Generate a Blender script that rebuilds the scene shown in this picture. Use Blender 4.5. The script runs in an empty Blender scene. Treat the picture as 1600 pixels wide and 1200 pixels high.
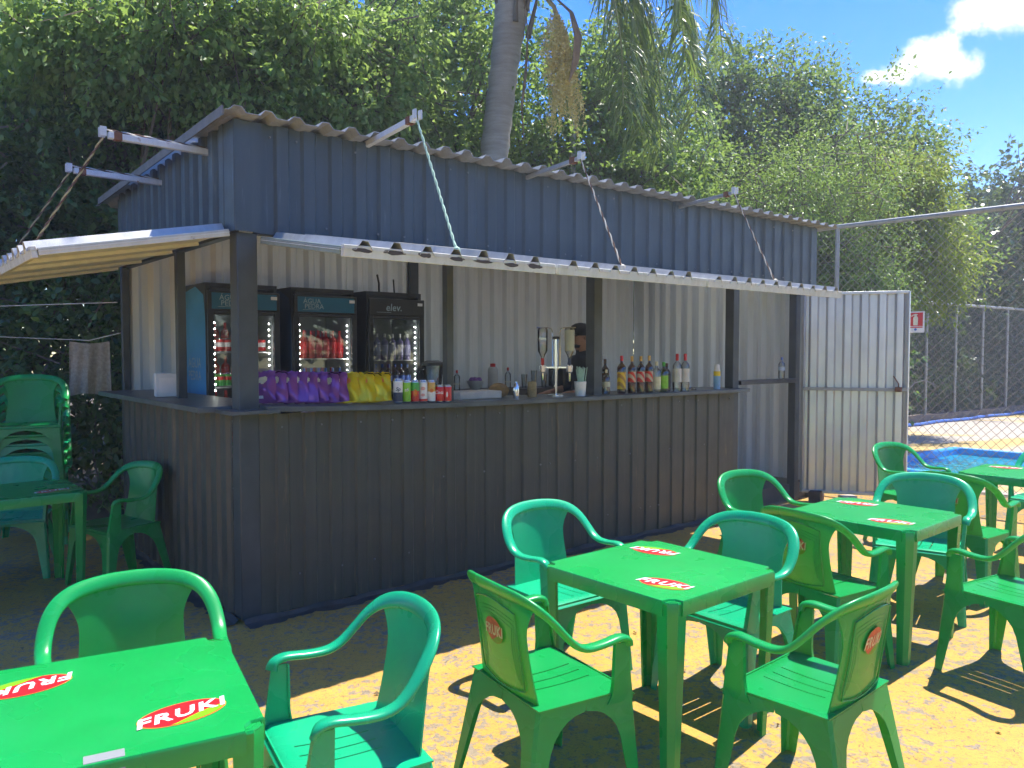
import bpy, bmesh, math, random
import numpy as np
from mathutils import Vector, Matrix, Quaternion
R = math.radians
PI = math.pi
scene = bpy.context.scene
col = scene.collection

# ------------------------------------------------------------------ camera
cam_d = bpy.data.cameras.new('camera'); cam = bpy.data.objects.new('camera', cam_d); col.objects.link(cam)
cam.location = (0, 0, 1.648); cam.rotation_euler = (PI/2 - .042, 0, 0)
cam_d.sensor_width = 36; cam_d.lens = 36*1236/1600; cam_d.clip_start = .05; cam_d.clip_end = 2000
scene.camera = cam

# ------------------------------------------------------------------ sun, sky, exposure
SUN_TO = Vector((.335, .316, 1.0)).normalized()          # towards the sun
sl = bpy.data.lights.new('sun', 'SUN'); sun = bpy.data.objects.new('sun', sl); col.objects.link(sun)
sl.energy = 3.3; sl.angle = R(.53); sl.color = (1, .95, .86)
sun.rotation_euler = (-SUN_TO).to_track_quat('-Z', 'Y').to_euler()
world = bpy.data.worlds.new('World'); scene.world = world; world.use_nodes = True
wt = world.node_tree; wt.nodes.clear()
def wn(t, **k):
    n = wt.nodes.new(t)
    for a, b in k.items(): setattr(n, a, b)
    return n
sky = wn('ShaderNodeTexSky', sky_type='NISHITA', sun_disc=False)
sky.sun_elevation = math.asin(SUN_TO.z); sky.sun_rotation = math.atan2(SUN_TO.x, SUN_TO.y)
sky.air_density = 1.0; sky.dust_density = .2; sky.ozone_density = 1.6; sky.altitude = 300
bgn = wn('ShaderNodeBackground'); bgn.inputs['Strength'].default_value = .15
wout = wn('ShaderNodeOutputWorld')
tc = wn('ShaderNodeTexCoord')
nz = wn('ShaderNodeTexNoise'); nz.inputs['Scale'].default_value = 17; nz.inputs['Detail'].default_value = 9; nz.inputs['Roughness'].default_value = .6
wt.links.new(tc.outputs['Generated'], nz.inputs['Vector'])
def wmath(op, a, b=None, c=None, clamp=False):
    n = wn('ShaderNodeMath', operation=op, use_clamp=clamp)
    for i, q in enumerate((a, b, c)):
        if q is None: continue
        if isinstance(q, (int, float)): n.inputs[i].default_value = q
        else: wt.links.new(q, n.inputs[i])
    return n.outputs[0]
# fair-weather cumulus scattered round the sky: (direction, size)
def rdir(az, el): return (math.sin(R(az))*math.cos(R(el)), math.cos(R(az))*math.cos(R(el)), math.sin(R(el)))
clouds = [(rdir(27.2, 17.6), .062), (rdir(25.8, 17.2), .045), (rdir(28.7, 17.4), .045), (rdir(32.7, 19.9), .08), (rdir(31.2, 20.3), .035), (rdir(24.5, 17.2), .026), (rdir(58, 22), .12), (rdir(84, 30), .10),
          (rdir(130, 24), .13), (rdir(168, 33), .11), (rdir(205, 20), .12), (rdir(244, 28), .10), (rdir(290, 22), .12), (rdir(330, 35), .09)]
mask = None
for d, r in clouds:
    vm = wn('ShaderNodeVectorMath', operation='SUBTRACT'); wt.links.new(tc.outputs['Generated'], vm.inputs[0]); vm.inputs[1].default_value = d
    sc_ = wn('ShaderNodeVectorMath', operation='MULTIPLY'); wt.links.new(vm.outputs[0], sc_.inputs[0]); sc_.inputs[1].default_value = (1, 1, 1.9)
    ln = wn('ShaderNodeVectorMath', operation='LENGTH'); wt.links.new(sc_.outputs[0], ln.inputs[0])
    m = wmath('DIVIDE', ln.outputs['Value'], r); m = wmath('SUBTRACT', 1.0, m)
    mask = m if mask is None else wmath('MAXIMUM', mask, m)
cl = wmath('MULTIPLY_ADD', nz.outputs['Fac'], 2.2, -1.18)
cl = wmath('ADD', mask, cl)
ss = wn('ShaderNodeMapRange', interpolation_type='SMOOTHSTEP'); wt.links.new(cl, ss.inputs['Value'])
ss.inputs['From Min'].default_value = .10; ss.inputs['From Max'].default_value = .60
mx = wn('ShaderNodeMix', data_type='RGBA'); wt.links.new(ss.outputs['Result'], mx.inputs['Factor'])
hsv = wn('ShaderNodeHueSaturation'); hsv.inputs['Hue'].default_value = .519; hsv.inputs['Saturation'].default_value = 1.48; hsv.inputs['Value'].default_value = .70; wt.links.new(sky.outputs[0], hsv.inputs['Color'])
wt.links.new(hsv.outputs[0], mx.inputs[6]); 
nz2 = wn('ShaderNodeTexNoise'); nz2.inputs['Scale'].default_value = 26; nz2.inputs['Detail'].default_value = 5; wt.links.new(tc.outputs['Generated'], nz2.inputs['Vector'])
cm = wn('ShaderNodeMix', data_type='RGBA'); wt.links.new(nz2.outputs['Fac'], cm.inputs['Factor']); cm.inputs[6].default_value = (2.7, 2.85, 3.05, 1); cm.inputs[7].default_value = (4.3, 4.3, 4.3, 1); wt.links.new(cm.outputs[2], mx.inputs[7])
wt.links.new(mx.outputs[2], bgn.inputs['Color']); wt.links.new(bgn.outputs[0], wout.inputs[0])
vs = scene.view_settings; vs.view_transform = 'Standard'; vs.look = 'None'; vs.exposure = 1.52; vs.gamma = 1
scene.render.engine = 'CYCLES'
cy = scene.cycles; cy.use_denoising = True; cy.use_adaptive_sampling = True; cy.adaptive_threshold = .03; cy.max_bounces = 7; cy.diffuse_bounces = 5; cy.glossy_bounces = 3; cy.transmission_bounces = 6
cy.transparent_max_bounces = 12; cy.caustics_reflective = False; cy.caustics_refractive = False; cy.sample_clamp_indirect = 6
try: cy.denoiser = 'OPENIMAGEDENOISE'
except Exception: pass

# ------------------------------------------------------------------ materials
def new_mat(name):
    m = bpy.data.materials.new(name); m.use_nodes = True
    return m, m.node_tree, m.node_tree.nodes['Principled BSDF']
def noise(nt, scale, detail=5, rough=.55, vec=None, dist=0, sc=None):
    n = nt.nodes.new('ShaderNodeTexNoise'); n.inputs['Scale'].default_value = scale; n.inputs['Detail'].default_value = detail
    n.inputs['Roughness'].default_value = rough; n.inputs['Distortion'].default_value = dist
    t = nt.nodes.new('ShaderNodeTexCoord'); src = t.outputs['Object'] if vec is None else vec
    if sc:
        mp = nt.nodes.new('ShaderNodeMapping'); mp.inputs['Scale'].default_value = sc; nt.links.new(src, mp.inputs['Vector']); src = mp.outputs[0]
    nt.links.new(src, n.inputs['Vector'])
    return n.outputs['Fac']
def ramp(nt, fac, stops):
    r = nt.nodes.new('ShaderNodeValToRGB'); e = r.color_ramp.elements
    while len(e) < len(stops): e.new(.5)
    for i, (p, c) in enumerate(stops):
        e[i].position = p; e[i].color = tuple(c)+(1,) if not isinstance(c, (int, float)) else (c, c, c, 1)
    nt.links.new(fac, r.inputs[0]); return r.outputs[0]
def mixc(nt, fac, a, b, mode='MIX'):
    n = nt.nodes.new('ShaderNodeMix'); n.data_type = 'RGBA'; n.blend_type = mode
    for i, q in ((0, fac), (6, a), (7, b)):
        if hasattr(q, 'is_output') or isinstance(q, bpy.types.NodeSocket): nt.links.new(q, n.inputs[i])
        elif i == 0: n.inputs[0].default_value = q
        else: n.inputs[i].default_value = tuple(q)+(1,)
    return n.outputs[2]
def bump(nt, bs, fac, strength=.2, dist=.01):
    b = nt.nodes.new('ShaderNodeBump'); b.inputs['Strength'].default_value = strength; b.inputs['Distance'].default_value = dist
    nt.links.new(fac, b.inputs['Height']); nt.links.new(b.outputs[0], bs.inputs['Normal'])
MATS = {}
def plain(name, c, rough=.5, metal=0, var=.12, scale=9, spec=.5, **kw):
    if name in MATS: return MATS[name]
    m, nt, bs = new_mat(name)
    f = noise(nt, scale)
    lo = tuple(max(0, x*(1-var)) for x in c); hi = tuple(min(1, x*(1+var)) for x in c)
    nt.links.new(ramp(nt, f, [(.3, lo), (.7, hi)]), bs.inputs['Base Color'])
    bs.inputs['Roughness'].default_value = rough; bs.inputs['Metallic'].default_value = metal
    bs.inputs['Specular IOR Level'].default_value = spec
    for k, v in kw.items(): bs.inputs[k].default_value = v
    MATS[name] = m; return m
def streaky(name, base, tint, rough, metal, streak=(18, 18, .8), amt=.55, dirt=None, spec=.5, rust=None):
    m, nt, bs = new_mat(name)
    f = noise(nt, 1, 6, .6, sc=streak)
    c = ramp(nt, f, [(.32, base), (.72, tint)])
    f2 = noise(nt, 2.2, 6, .65)
    c = mixc(nt, ramp(nt, f2, [(.35, 0), (.75, amt)]), c, tuple(x*.62 for x in base))
    if dirt:
        d = noise(nt, 1, 7, .7, sc=(30, 30, 2.2)); d2 = noise(nt, 1.3, 3)
        mm = nt.nodes.new('ShaderNodeMath'); mm.operation = 'MULTIPLY'; nt.links.new(ramp(nt, d, [(.58, 0), (.68, 1)]), mm.inputs[0]); nt.links.new(ramp(nt, d2, [(.42, 0), (.62, 1)]), mm.inputs[1])
        c = mixc(nt, mm.outputs[0], c, dirt)
    if rust:
        c = mixc(nt, ramp(nt, noise(nt, 14, 7, .7), [(.62, 0), (.7, 1)]), c, rust)
    nt.links.new(c, bs.inputs['Base Color'])
    bs.inputs['Metallic'].default_value = metal; bs.inputs['Specular IOR Level'].default_value = spec
    nt.links.new(ramp(nt, noise(nt, 6, 5), [(.3, rough*.8), (.7, min(1, rough*1.25))]), bs.inputs['Roughness'])
    bump(nt, bs, noise(nt, 3.0, 3, .5), .25, .012)
    MATS[name] = m; return m
NAVY = streaky('navy_sheet_paint', (.046, .070, .085), (.062, .088, .104), .44, 0, dirt=(.11, .15, .19), amt=.3)
NAVY_SIDE = streaky('navy_side_paint', (.045, .07, .085), (.088, .118, .135), .45, 0, dirt=(.13, .16, .17), amt=.35)
BLACKWALL = streaky('worn_black_wall_paint', (.056, .061, .049), (.080, .082, .064), .5, 0, streak=(26, 26, 1.0), dirt=(.19, .135, .075), amt=.4)
POST = plain('post_paint', (.05, .062, .066), .45, 0, .25, 6)
COUNTER = plain('counter_paint', (.075, .095, .105), .4, 0, .3, 7)
GALV = streaky('galvanised_sheet', (.74, .78, .80), (.86, .90, .92), .42, .08, amt=.15)
GALV2 = streaky('galvanised_door_sheet', (.56, .57, .57), (.72, .73, .72), .36, .6, streak=(9, 9, .5), amt=.35)
ROOFM = streaky('weathered_roof_sheet', (.32, .33, .33), (.46, .47, .46), .5, .3, amt=.4)
SKYL = streaky('translucent_roof_sheet', (.60, .62, .60), (.72, .74, .72), .5, 0, amt=.2)
_nt = SKYL.node_tree; _tr = _nt.nodes.new('ShaderNodeBsdfTranslucent'); _tr.inputs['Color'].default_value = (.8, .82, .8, 1); _ms = _nt.nodes.new('ShaderNodeMixShader'); _ms.inputs[0].default_value = .40
_nt.links.new(_nt.nodes['Principled BSDF'].outputs[0], _ms.inputs[1]); _nt.links.new(_tr.outputs[0], _ms.inputs[2]); _nt.links.new(_ms.outputs[0], _nt.nodes['Material Output'].inputs['Surface'])
FLAPM = streaky('flap_sheet', (.50, .50, .47), (.66, .66, .62), .45, .35, amt=.35)
CREAM = streaky('cream_flap_underside', (.68, .69, .66), (.78, .79, .76), .5, 0, amt=.25)
def blotched():
    m, nt, bs = new_mat('blotched_white_rail_paint')
    f = noise(nt, 1, 3, .5, sc=(6.5, 14, 9), dist=.6)
    c = mixc(nt, ramp(nt, f, [(.545, 0), (.56, 1)]), (.60, .58, .50), (.06, .055, .055))
    c = mixc(nt, ramp(nt, noise(nt, 20, 6), [(.55, 0), (.75, .5)]), c, (.36, .36, .28))
    nt.links.new(c, bs.inputs['Base Color']); bs.inputs['Roughness'].default_value = .5; return m
BLOTCH = blotched()
WHITERAIL = streaky('white_rail_paint', (.56, .55, .47), (.72, .71, .64), .5, 0, rust=(.22, .12, .07), amt=.3)
SAGE = streaky('sage_rail_paint', (.22, .27, .22), (.32, .36, .30), .5, 0, rust=(.05, .05, .05), amt=.3)
WHITEPOLE = streaky('white_pole_paint', (.58, .60, .60), (.74, .75, .74), .45, .1, rust=(.25, .12, .06), amt=.3)
RUST = plain('rusty_iron', (.17, .075, .04), .8, 0, .4, 30)
CHROME = plain('chrome', (.72, .74, .76), .16, 1, .05)
BLACK = plain('black_plastic', (.02, .022, .024), .4, 0, .2)
DARKSTEEL = plain('dark_steel', (.07, .075, .08), .45, .5, .25, 12)
FENCEM = streaky('galvanised_tube', (.30, .31, .30), (.42, .43, .42), .5, .4, rust=(.2, .13, .09), amt=.4)
WIREM = plain('fence_wire', (.27, .265, .25), .55, .3, .3, 20)
WHITE = plain('white_plastic', (.74, .75, .75), .45, 0, .06)
def plastic(name, c, c2, trans=.32):
    m, nt, bs = new_mat(name)
    f = noise(nt, 3.5, 6, .62)
    oi = nt.nodes.new('ShaderNodeObjectInfo')
    cc = ramp(nt, f, [(.3, c), (.72, c2)])
    hs = nt.nodes.new('ShaderNodeHueSaturation'); nt.links.new(cc, hs.inputs['Color'])
    nt.links.new(ramp(nt, oi.outputs['Random'], [(0, .92), (1, 1.06)]), hs.inputs['Value'])
    # scuffs and dust
    s = ramp(nt, noise(nt, 38, 7, .75), [(.68, 0), (.86, .10)])
    cc = mixc(nt, ramp(nt, noise(nt, 2.3, 4, .6), [(.45, 0), (.8, .16)]), hs.outputs[0], (.10, .42, .20))
    nt.links.new(cc, bs.inputs['Base Color'])
    nt.links.new(ramp(nt, noise(nt, 5, 2, .5), [(.3, .24), (.75, .34)]), bs.inputs['Roughness'])
    bs.inputs['Specular IOR Level'].default_value = .55
    tr = nt.nodes.new('ShaderNodeBsdfTranslucent'); nt.links.new(mixc(nt, .6, cc, (.50, .62, .03)), tr.inputs['Color'])
    ms = nt.nodes.new('ShaderNodeMixShader'); ms.inputs[0].default_value = trans
    nt.links.new(bs.outputs[0], ms.inputs[1]); nt.links.new(tr.outputs[0], ms.inputs[2])
    nt.links.new(ms.outputs[0], nt.nodes['Material Output'].inputs['Surface'])
    bump(nt, bs, noise(nt, 60, 3), .04, .002)
    return m
GREEN = plastic('green_plastic', (.004, .39, .085), (.007, .46, .11))
TEAL = plastic('teal_green_plastic', (.004, .43, .19), (.006, .50, .23), .16)
TABLEM = plastic('table_green_plastic', (.003, .31, .055), (.005, .37, .07), .06)
L_RED = plain('logo_red', (.70, .012, .018), .35, 0, .06, 40)
L_GRN = plain('logo_lime', (.20, .55, .01), .35, 0, .06, 40)
L_WHT = plain('logo_white', (.82, .82, .80), .4, 0, .04, 40)
L_EDGE = plain('logo_orange_edge', (.75, .30, .05), .4, 0, .05, 40)
B_RED = plain('worn_logo_red', (.48, .07, .025), .5, 0, .3, 60)
B_WHT = plain('worn_logo_cream', (.60, .52, .30), .5, 0, .2, 60)
B_GRN = plain('worn_logo_green', (.12, .30, .02), .5, 0, .2, 60)
def glass(name, c, rough=.02, mixf=.12, alpha=True):
    m, nt, bs = new_mat(name)
    gl = nt.nodes.new('ShaderNodeBsdfGlossy'); gl.inputs['Roughness'].default_value = rough
    tp = nt.nodes.new('ShaderNodeBsdfTransparent'); tp.inputs['Color'].default_value = tuple(c)+(1,)
    lw = nt.nodes.new('ShaderNodeFresnel'); lw.inputs['IOR'].default_value = 1.5
    ad = nt.nodes.new('ShaderNodeMath'); ad.operation = 'ADD'; ad.use_clamp = True; ad.inputs[1].default_value = mixf; nt.links.new(lw.outputs[0], ad.inputs[0])
    ms = nt.nodes.new('ShaderNodeMixShader'); nt.links.new(ad.outputs[0], ms.inputs[0]); nt.links.new(tp.outputs[0], ms.inputs[1]); nt.links.new(gl.outputs[0], ms.inputs[2])
    nt.links.new(ms.outputs[0], nt.nodes['Material Output'].inputs['Surface'])
    return m
FR_GLASS = glass('fridge_glass', (.92, .94, .94), .01, .02)
CLEAR = glass('clear_glass', (.86, .88, .88), .03, .10)
GREENGL = glass('green_glass', (.25, .45, .16), .03, .10)
BROWNGL = glass('amber_liquor', (.30, .12, .04), .03, .10)
DARKGL = glass('dark_liquor', (.10, .06, .05), .03, .10)
def emit(name, c, s):
    m, nt, bs = new_mat(name); bs.inputs['Emission Color'].default_value = tuple(c)+(1,); bs.inputs['Emission Strength'].default_value = s
    bs.inputs['Base Color'].default_value = tuple(c)+(1,); return m
LED = emit('led_light', (1, .98, .92), 45)
def leafmat(name, c1, c2, c3, trans=.38, rough=.42, spec=.5):
    m, nt, bs = new_mat(name)
    g = nt.nodes.new('ShaderNodeNewGeometry')
    cc = ramp(nt, g.outputs['Random Per Island'], [(0, c1), (.5, c2), (1, c3)])
    nt.links.new(cc, bs.inputs['Base Color']); bs.inputs['Roughness'].default_value = rough; bs.inputs['Specular IOR Level'].default_value = spec
    tr = nt.nodes.new('ShaderNodeBsdfTranslucent'); nt.links.new(mixc(nt, .5, cc, (.30, .38, .02)), tr.inputs['Color'])
    ms = nt.nodes.new('ShaderNodeMixShader'); ms.inputs[0].default_value = trans
    nt.links.new(bs.outputs[0], ms.inputs[1]); nt.links.new(tr.outputs[0], ms.inputs[2])
    nt.links.new(ms.outputs[0], nt.nodes['Material Output'].inputs['Surface'])
    return m
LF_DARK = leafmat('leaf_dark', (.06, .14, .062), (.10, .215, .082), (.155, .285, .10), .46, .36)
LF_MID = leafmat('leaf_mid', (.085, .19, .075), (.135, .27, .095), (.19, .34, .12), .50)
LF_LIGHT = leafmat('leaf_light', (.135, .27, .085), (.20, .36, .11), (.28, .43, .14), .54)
LF_SUN = leafmat('leaf_sunlit_tint', (.19, .36, .13), (.27, .45, .16), (.36, .52, .19), .66, .34)  # paler greens: sunlight on the boughs put into the leaf colour
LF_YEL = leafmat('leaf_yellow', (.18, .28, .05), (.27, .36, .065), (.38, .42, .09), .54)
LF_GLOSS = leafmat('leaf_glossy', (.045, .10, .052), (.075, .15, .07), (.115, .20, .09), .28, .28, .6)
LF_PALM = leafmat('palm_leaf', (.09, .175, .07), (.14, .235, .085), (.21, .29, .10), .46, .36)
BARK = streaky('bark', (.13, .105, .08), (.22, .19, .15), .9, 0, streak=(8, 8, 2), amt=.5)
PALMBARK = streaky('palm_bark', (.34, .30, .25), (.48, .44, .38), .9, 0, streak=(3, 3, 22), amt=.4)
SKIN = plain('skin', (.34, .17, .10), .5, 0, .1, 30)
SHIRT = plain('dark_shirt', (.02, .025, .03), .85, 0, .3, 20)
CAPM = plain('black_cap_cloth', (.012, .016, .018), .85, 0, .3, 30)
TOWEL = plain('beige_towel', (.36, .31, .24), .95, 0, .2, 40)

# ------------------------------------------------------------------ helpers
class MB:
    def __init__(s): s.v = []; s.f = []; s.m = []
    def add(s, vs, fs, mi=0):
        o = len(s.v); s.v += [tuple(p) for p in vs]; s.f += [tuple(i+o for i in f) for f in fs]
        s.m += [mi]*len(fs) if isinstance(mi, int) else list(mi); return s
    def box(s, c, size, mi=0, M=None):
        a, b, d = (q/2 for q in size); c = Vector(c)
        vs = [Vector((x, y, z)) for x in (-a, a) for y in (-b, b) for z in (-d, d)]
        vs = [c+(M @ p if M else p) for p in vs]
        return s.add(vs, [(0, 1, 3, 2), (4, 6, 7, 5), (0, 4, 5, 1), (2, 3, 7, 6), (0, 2, 6, 4), (1, 5, 7, 3)], mi)
    def bar(s, a, b, w, h, mi=0, up=(0, 0, 1)):
        a = Vector(a); b = Vector(b); y = (b-a).normalized(); x = y.cross(Vector(up)).normalized(); z = x.cross(y)
        vs = [p+x*i*w/2+z*j*h/2 for p in (a, b) for i in (-1, 1) for j in (-1, 1)]
        return s.add(vs, [(0, 1, 3, 2), (4, 6, 7, 5), (0, 4, 5, 1), (2, 3, 7, 6), (0, 2, 6, 4), (1, 5, 7, 3)], mi)
    def tube(s, pts, r, n=8, mi=0, flat=1.0, up=None):
        P = [Vector(p) for p in pts]; k = len(P); rr = r if hasattr(r, '__len__') else [r]*k
        T = [(P[min(i+1, k-1)]-P[max(i-1, 0)]).normalized() for i in range(k)]
        u = Vector(up) if up else (Vector((0, 0, 1)) if abs(T[0].z) < .9 else Vector((1, 0, 0)))
        vs = []; X = None
        for i in range(k):
            if X is None: X = T[0].cross(u).normalized()
            else: X = (X-T[i]*X.dot(T[i])).normalized()
            Y = T[i].cross(X)
            vs += [P[i]+(X*math.cos(2*PI*j/n)+Y*math.sin(2*PI*j/n)*flat)*rr[i] for j in range(n)]
        fs = [(i*n+j, i*n+(j+1) % n, (i+1)*n+(j+1) % n, (i+1)*n+j) for i in range(k-1) for j in range(n)]
        fs += [tuple(range(n-1, -1, -1)), tuple((k-1)*n+j for j in range(n))]
        return s.add(vs, fs, mi)
    def lathe(s, prof, n=16, c=(0, 0, 0), mi=0):
        k = len(prof); c = Vector(c)
        vs = [c+Vector((r*math.cos(2*PI*j/n), r*math.sin(2*PI*j/n), z)) for r, z in prof for j in range(n)]
        fs = []; ms = []
        for i in range(k-1):
            for j in range(n):
                fs.append((i*n+j, i*n+(j+1) % n, (i+1)*n+(j+1) % n, (i+1)*n+j)); ms.append(mi[i] if hasattr(mi, '__len__') else mi)
        fs += [tuple(range(n-1, -1, -1)), tuple((k-1)*n+j for j in range(n))]
        ms += [ms[0], ms[-1]]
        return s.add(vs, fs, ms)
    def sheet(s, o, a, b, nrm, prof, lb, mi=0, nb=1):
        """corrugated sheet: prof = [(along a, along normal)], extruded along b by lb"""
        o, a, b, nrm = (Vector(q) for q in (o, a, b, nrm)); k = len(prof)
        vs = [o+a*p+nrm*q+b*(lb*j/nb) for j in range(nb+1) for p, q in prof]
        return s.add(vs, [(j*k+i, j*k+i+1, (j+1)*k+i+1, (j+1)*k+i) for j in range(nb) for i in range(k-1)], mi)
    def grid(s, fn, nu, nv, mi=0):
        vs = [fn(i/nu, j/nv) for j in range(nv+1) for i in range(nu+1)]
        return s.add(vs, [(j*(nu+1)+i, j*(nu+1)+i+1, (j+1)*(nu+1)+i+1, (j+1)*(nu+1)+i) for j in range(nv) for i in range(nu)], mi)
    def mesh(s, name, mats, smooth=35, weld=False):
        me = bpy.data.meshes.new(name); me.from_pydata(s.v, [], s.f); me.update()
        for m in (mats if isinstance(mats, (list, tuple)) else [mats]): me.materials.append(m)
        me.polygons.foreach_set('material_index', s.m)
        bm = bmesh.new(); bm.from_mesh(me)
        if weld: bmesh.ops.remove_doubles(bm, verts=bm.verts, dist=1e-5)
        bmesh.ops.recalc_face_normals(bm, faces=bm.faces); bm.to_mesh(me); bm.free()
        if smooth:
            me.polygons.foreach_set('use_smooth', [True]*len(me.polygons)); me.set_sharp_from_angle(angle=R(smooth))
        return me
    def build(s, name, mats, parent=None, loc=(0, 0, 0), rot=(0, 0, 0), bevel=0, smooth=35, solid=0, weld=False, off=-1):
        me = s.mesh(name, mats, smooth, weld)
        if solid:
            t_ = bpy.data.objects.new('tmp', me); col.objects.link(t_); q = t_.modifiers.new('solid', 'SOLIDIFY'); q.thickness = solid; q.offset = off
            bpy.context.view_layer.update(); m2 = bpy.data.meshes.new_from_object(t_.evaluated_get(bpy.context.evaluated_depsgraph_get()))
            bpy.data.objects.remove(t_); bpy.data.meshes.remove(me); me = m2; me.name = name
            if smooth:
                me.polygons.foreach_set('use_smooth', [True]*len(me.polygons)); me.set_sharp_from_angle(angle=R(smooth))
        o = bpy.data.objects.new(name, me); col.objects.link(o)
        o.location = loc; o.rotation_euler = rot
        if parent is not None: o.parent = parent
        if bevel: q = o.modifiers.new('bevel', 'BEVEL'); q.width = bevel; q.segments = 2; q.limit_method = 'ANGLE'; q.angle_limit = R(40)
        return o
def tag(o, label=None, cat=None, group=None, kind=None):
    for k, v in (('label', label), ('category', cat), ('group', group), ('kind', kind)):
        if v: o[k] = v
    return o
def empty(name, loc=(0, 0, 0), rz=0):
    e = bpy.data.objects.new(name, None); col.objects.link(e); e.location = loc; e.rotation_euler = (0, 0, rz); e.empty_display_size = .1; return e
def copy_tree(o, parent=None):
    c = o.copy(); col.objects.link(c); c.parent = parent
    if parent is None:
        for k in ('label', 'group', 'category'):
            pass
    for ch in list(o.children): copy_tree(ch, c)
    return c
def text_mb(body, size=1, shear=0, bold=.0, spacing=1.0, sx=1.0):
    cu = bpy.data.curves.new('t', 'FONT'); cu.body = body; cu.size = size; cu.shear = shear; cu.offset = bold; cu.space_character = spacing
    cu.align_x = 'CENTER'; cu.align_y = 'CENTER'; cu.resolution_u = 2
    o = bpy.data.objects.new('t', cu); col.objects.link(o); bpy.context.view_layer.update()
    me = bpy.data.meshes.new_from_object(o.evaluated_get(bpy.context.evaluated_depsgraph_get()))
    vs = [(v.co.x*sx, v.co.y, 0) for v in me.vertices]; fs = [tuple(p.vertices) for p in me.polygons]
    bpy.data.objects.remove(o); bpy.data.curves.remove(cu); bpy.data.meshes.remove(me)
    return vs, fs
_pj = random.Random(12)
def profile(L, period=.18, depth=.03, top=.06, slope=.022, phase=.04, jit=1.0):
    p = [(0, 0)]; x = phase; k = 0
    while x+2*slope+top < L-.012:
        j = _pj.uniform(-.005, .005)*jit; d = depth*(1+_pj.uniform(-.14, .14)*jit)+(.003 if k % 6 == 5 else 0)
        p += [(x+j, _pj.uniform(-.001, .001)*jit), (x+j+slope, d), (x+j+slope+top, d+_pj.uniform(-.0015, .0015)*jit), (x+j+2*slope+top, 0)]; x += period; k += 1
    p.append((L, 0)); return p
KC = Vector((-1.624, 4.698, 0)); KA = .692
KX = Vector((math.cos(KA), math.sin(KA), 0)); KY = Vector((-math.sin(KA), math.cos(KA), 0))
def KP(u, v, w): return KC+KX*u+KY*v+Vector((0, 0, w))

# ------------------------------------------------------------------ setting: ground, deck, pool
def ground_mat():
    m, nt, bs = new_mat('worn_yellow_concrete')
    big = noise(nt, 1.1, 5, .6); mid = noise(nt, 7, 7, .7, dist=.5); fine = noise(nt, 55, 4, .6); speck = noise(nt, 95, 4, .7)
    chip = noise(nt, 21, 8, .72, dist=.3)
    def mad(x, k, c0):
        n = nt.nodes.new('ShaderNodeMath'); n.operation = 'MULTIPLY_ADD'; nt.links.new(x, n.inputs[0]); n.inputs[1].default_value = k
        if isinstance(c0, (int, float)): n.inputs[2].default_value = c0
        else: nt.links.new(c0, n.inputs[2])
        return n.outputs[0]
    wear = mad(mid, .40, mad(big, .45, mad(chip, 1.0, -.425)))      # around .5
    yel = ramp(nt, noise(nt, 3, 5), [(.3, (.50, .272, .042)), (.7, (.58, .337, .060))])
    grey = ramp(nt, fine, [(.3, (.17, .145, .11)), (.7, (.29, .255, .20))])
    c = mixc(nt, ramp(nt, wear, [(.528, 0), (.56, .88)]), yel, grey)
    c = mixc(nt, ramp(nt, speck, [(.56, 0), (.63, .55)]), c, (.20, .14, .06))
    c = mixc(nt, ramp(nt, noise(nt, 30, 7, .78, dist=1.2), [(.565, 0), (.61, .85)]), c, (.13, .10, .065))
    c = mixc(nt, ramp(nt, noise(nt, .5, 4), [(.5, 0), (.8, .3)]), c, (.30, .20, .08))
    nt.links.new(c, bs.inputs['Base Color']); bs.inputs['Roughness'].default_value = .85
    bump(nt, bs, wear, .35, .01); return m
YELLOW = ground_mat()
EARTH = streaky('earth', (.10, .075, .045), (.17, .13, .075), .95, 0, streak=(3, 3, 3), amt=.5)
def deck_mat():
    m, nt, bs = new_mat('pale_pool_deck')
    c = ramp(nt, noise(nt, 4, 6, .6), [(.3, (.34, .29, .24)), (.7, (.46, .41, .35))])
    c = mixc(nt, ramp(nt, noise(nt, 1, 4, .5, sc=(.35, .9, 1)), [(.5, 0), (.56, .9)]), c, (.50, .35, .11))
    nt.links.new(c, bs.inputs['Base Color']); bs.inputs['Roughness'].default_value = .85; return m
DECK = deck_mat()
def poly_sheet(name, pts, z, mat, n=1):
    mb = MB(); mb.add([(x, y, z) for x, y in pts], [tuple(range(len(pts)))])
    o = mb.build(name, mat, smooth=0); return tag(o, kind='structure')
poly_sheet('yellow_paving', [(-7, -5), (9, -5), (9, 5.1), (4.0, 10.45), (2.2, 12), (-5.6, 6.6), (-7, 5)], .004, YELLOW)
FA = Vector((3.98, 10.58, 0)); FB = Vector((7.6, 6.72, 0))          # near fence line
pool = [(7.36, 13.18), (8.35, 12.15), (10.5, 10.0), (8.0, 7.9), (5.75, 10.0), (4.9, 11.4)]
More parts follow.
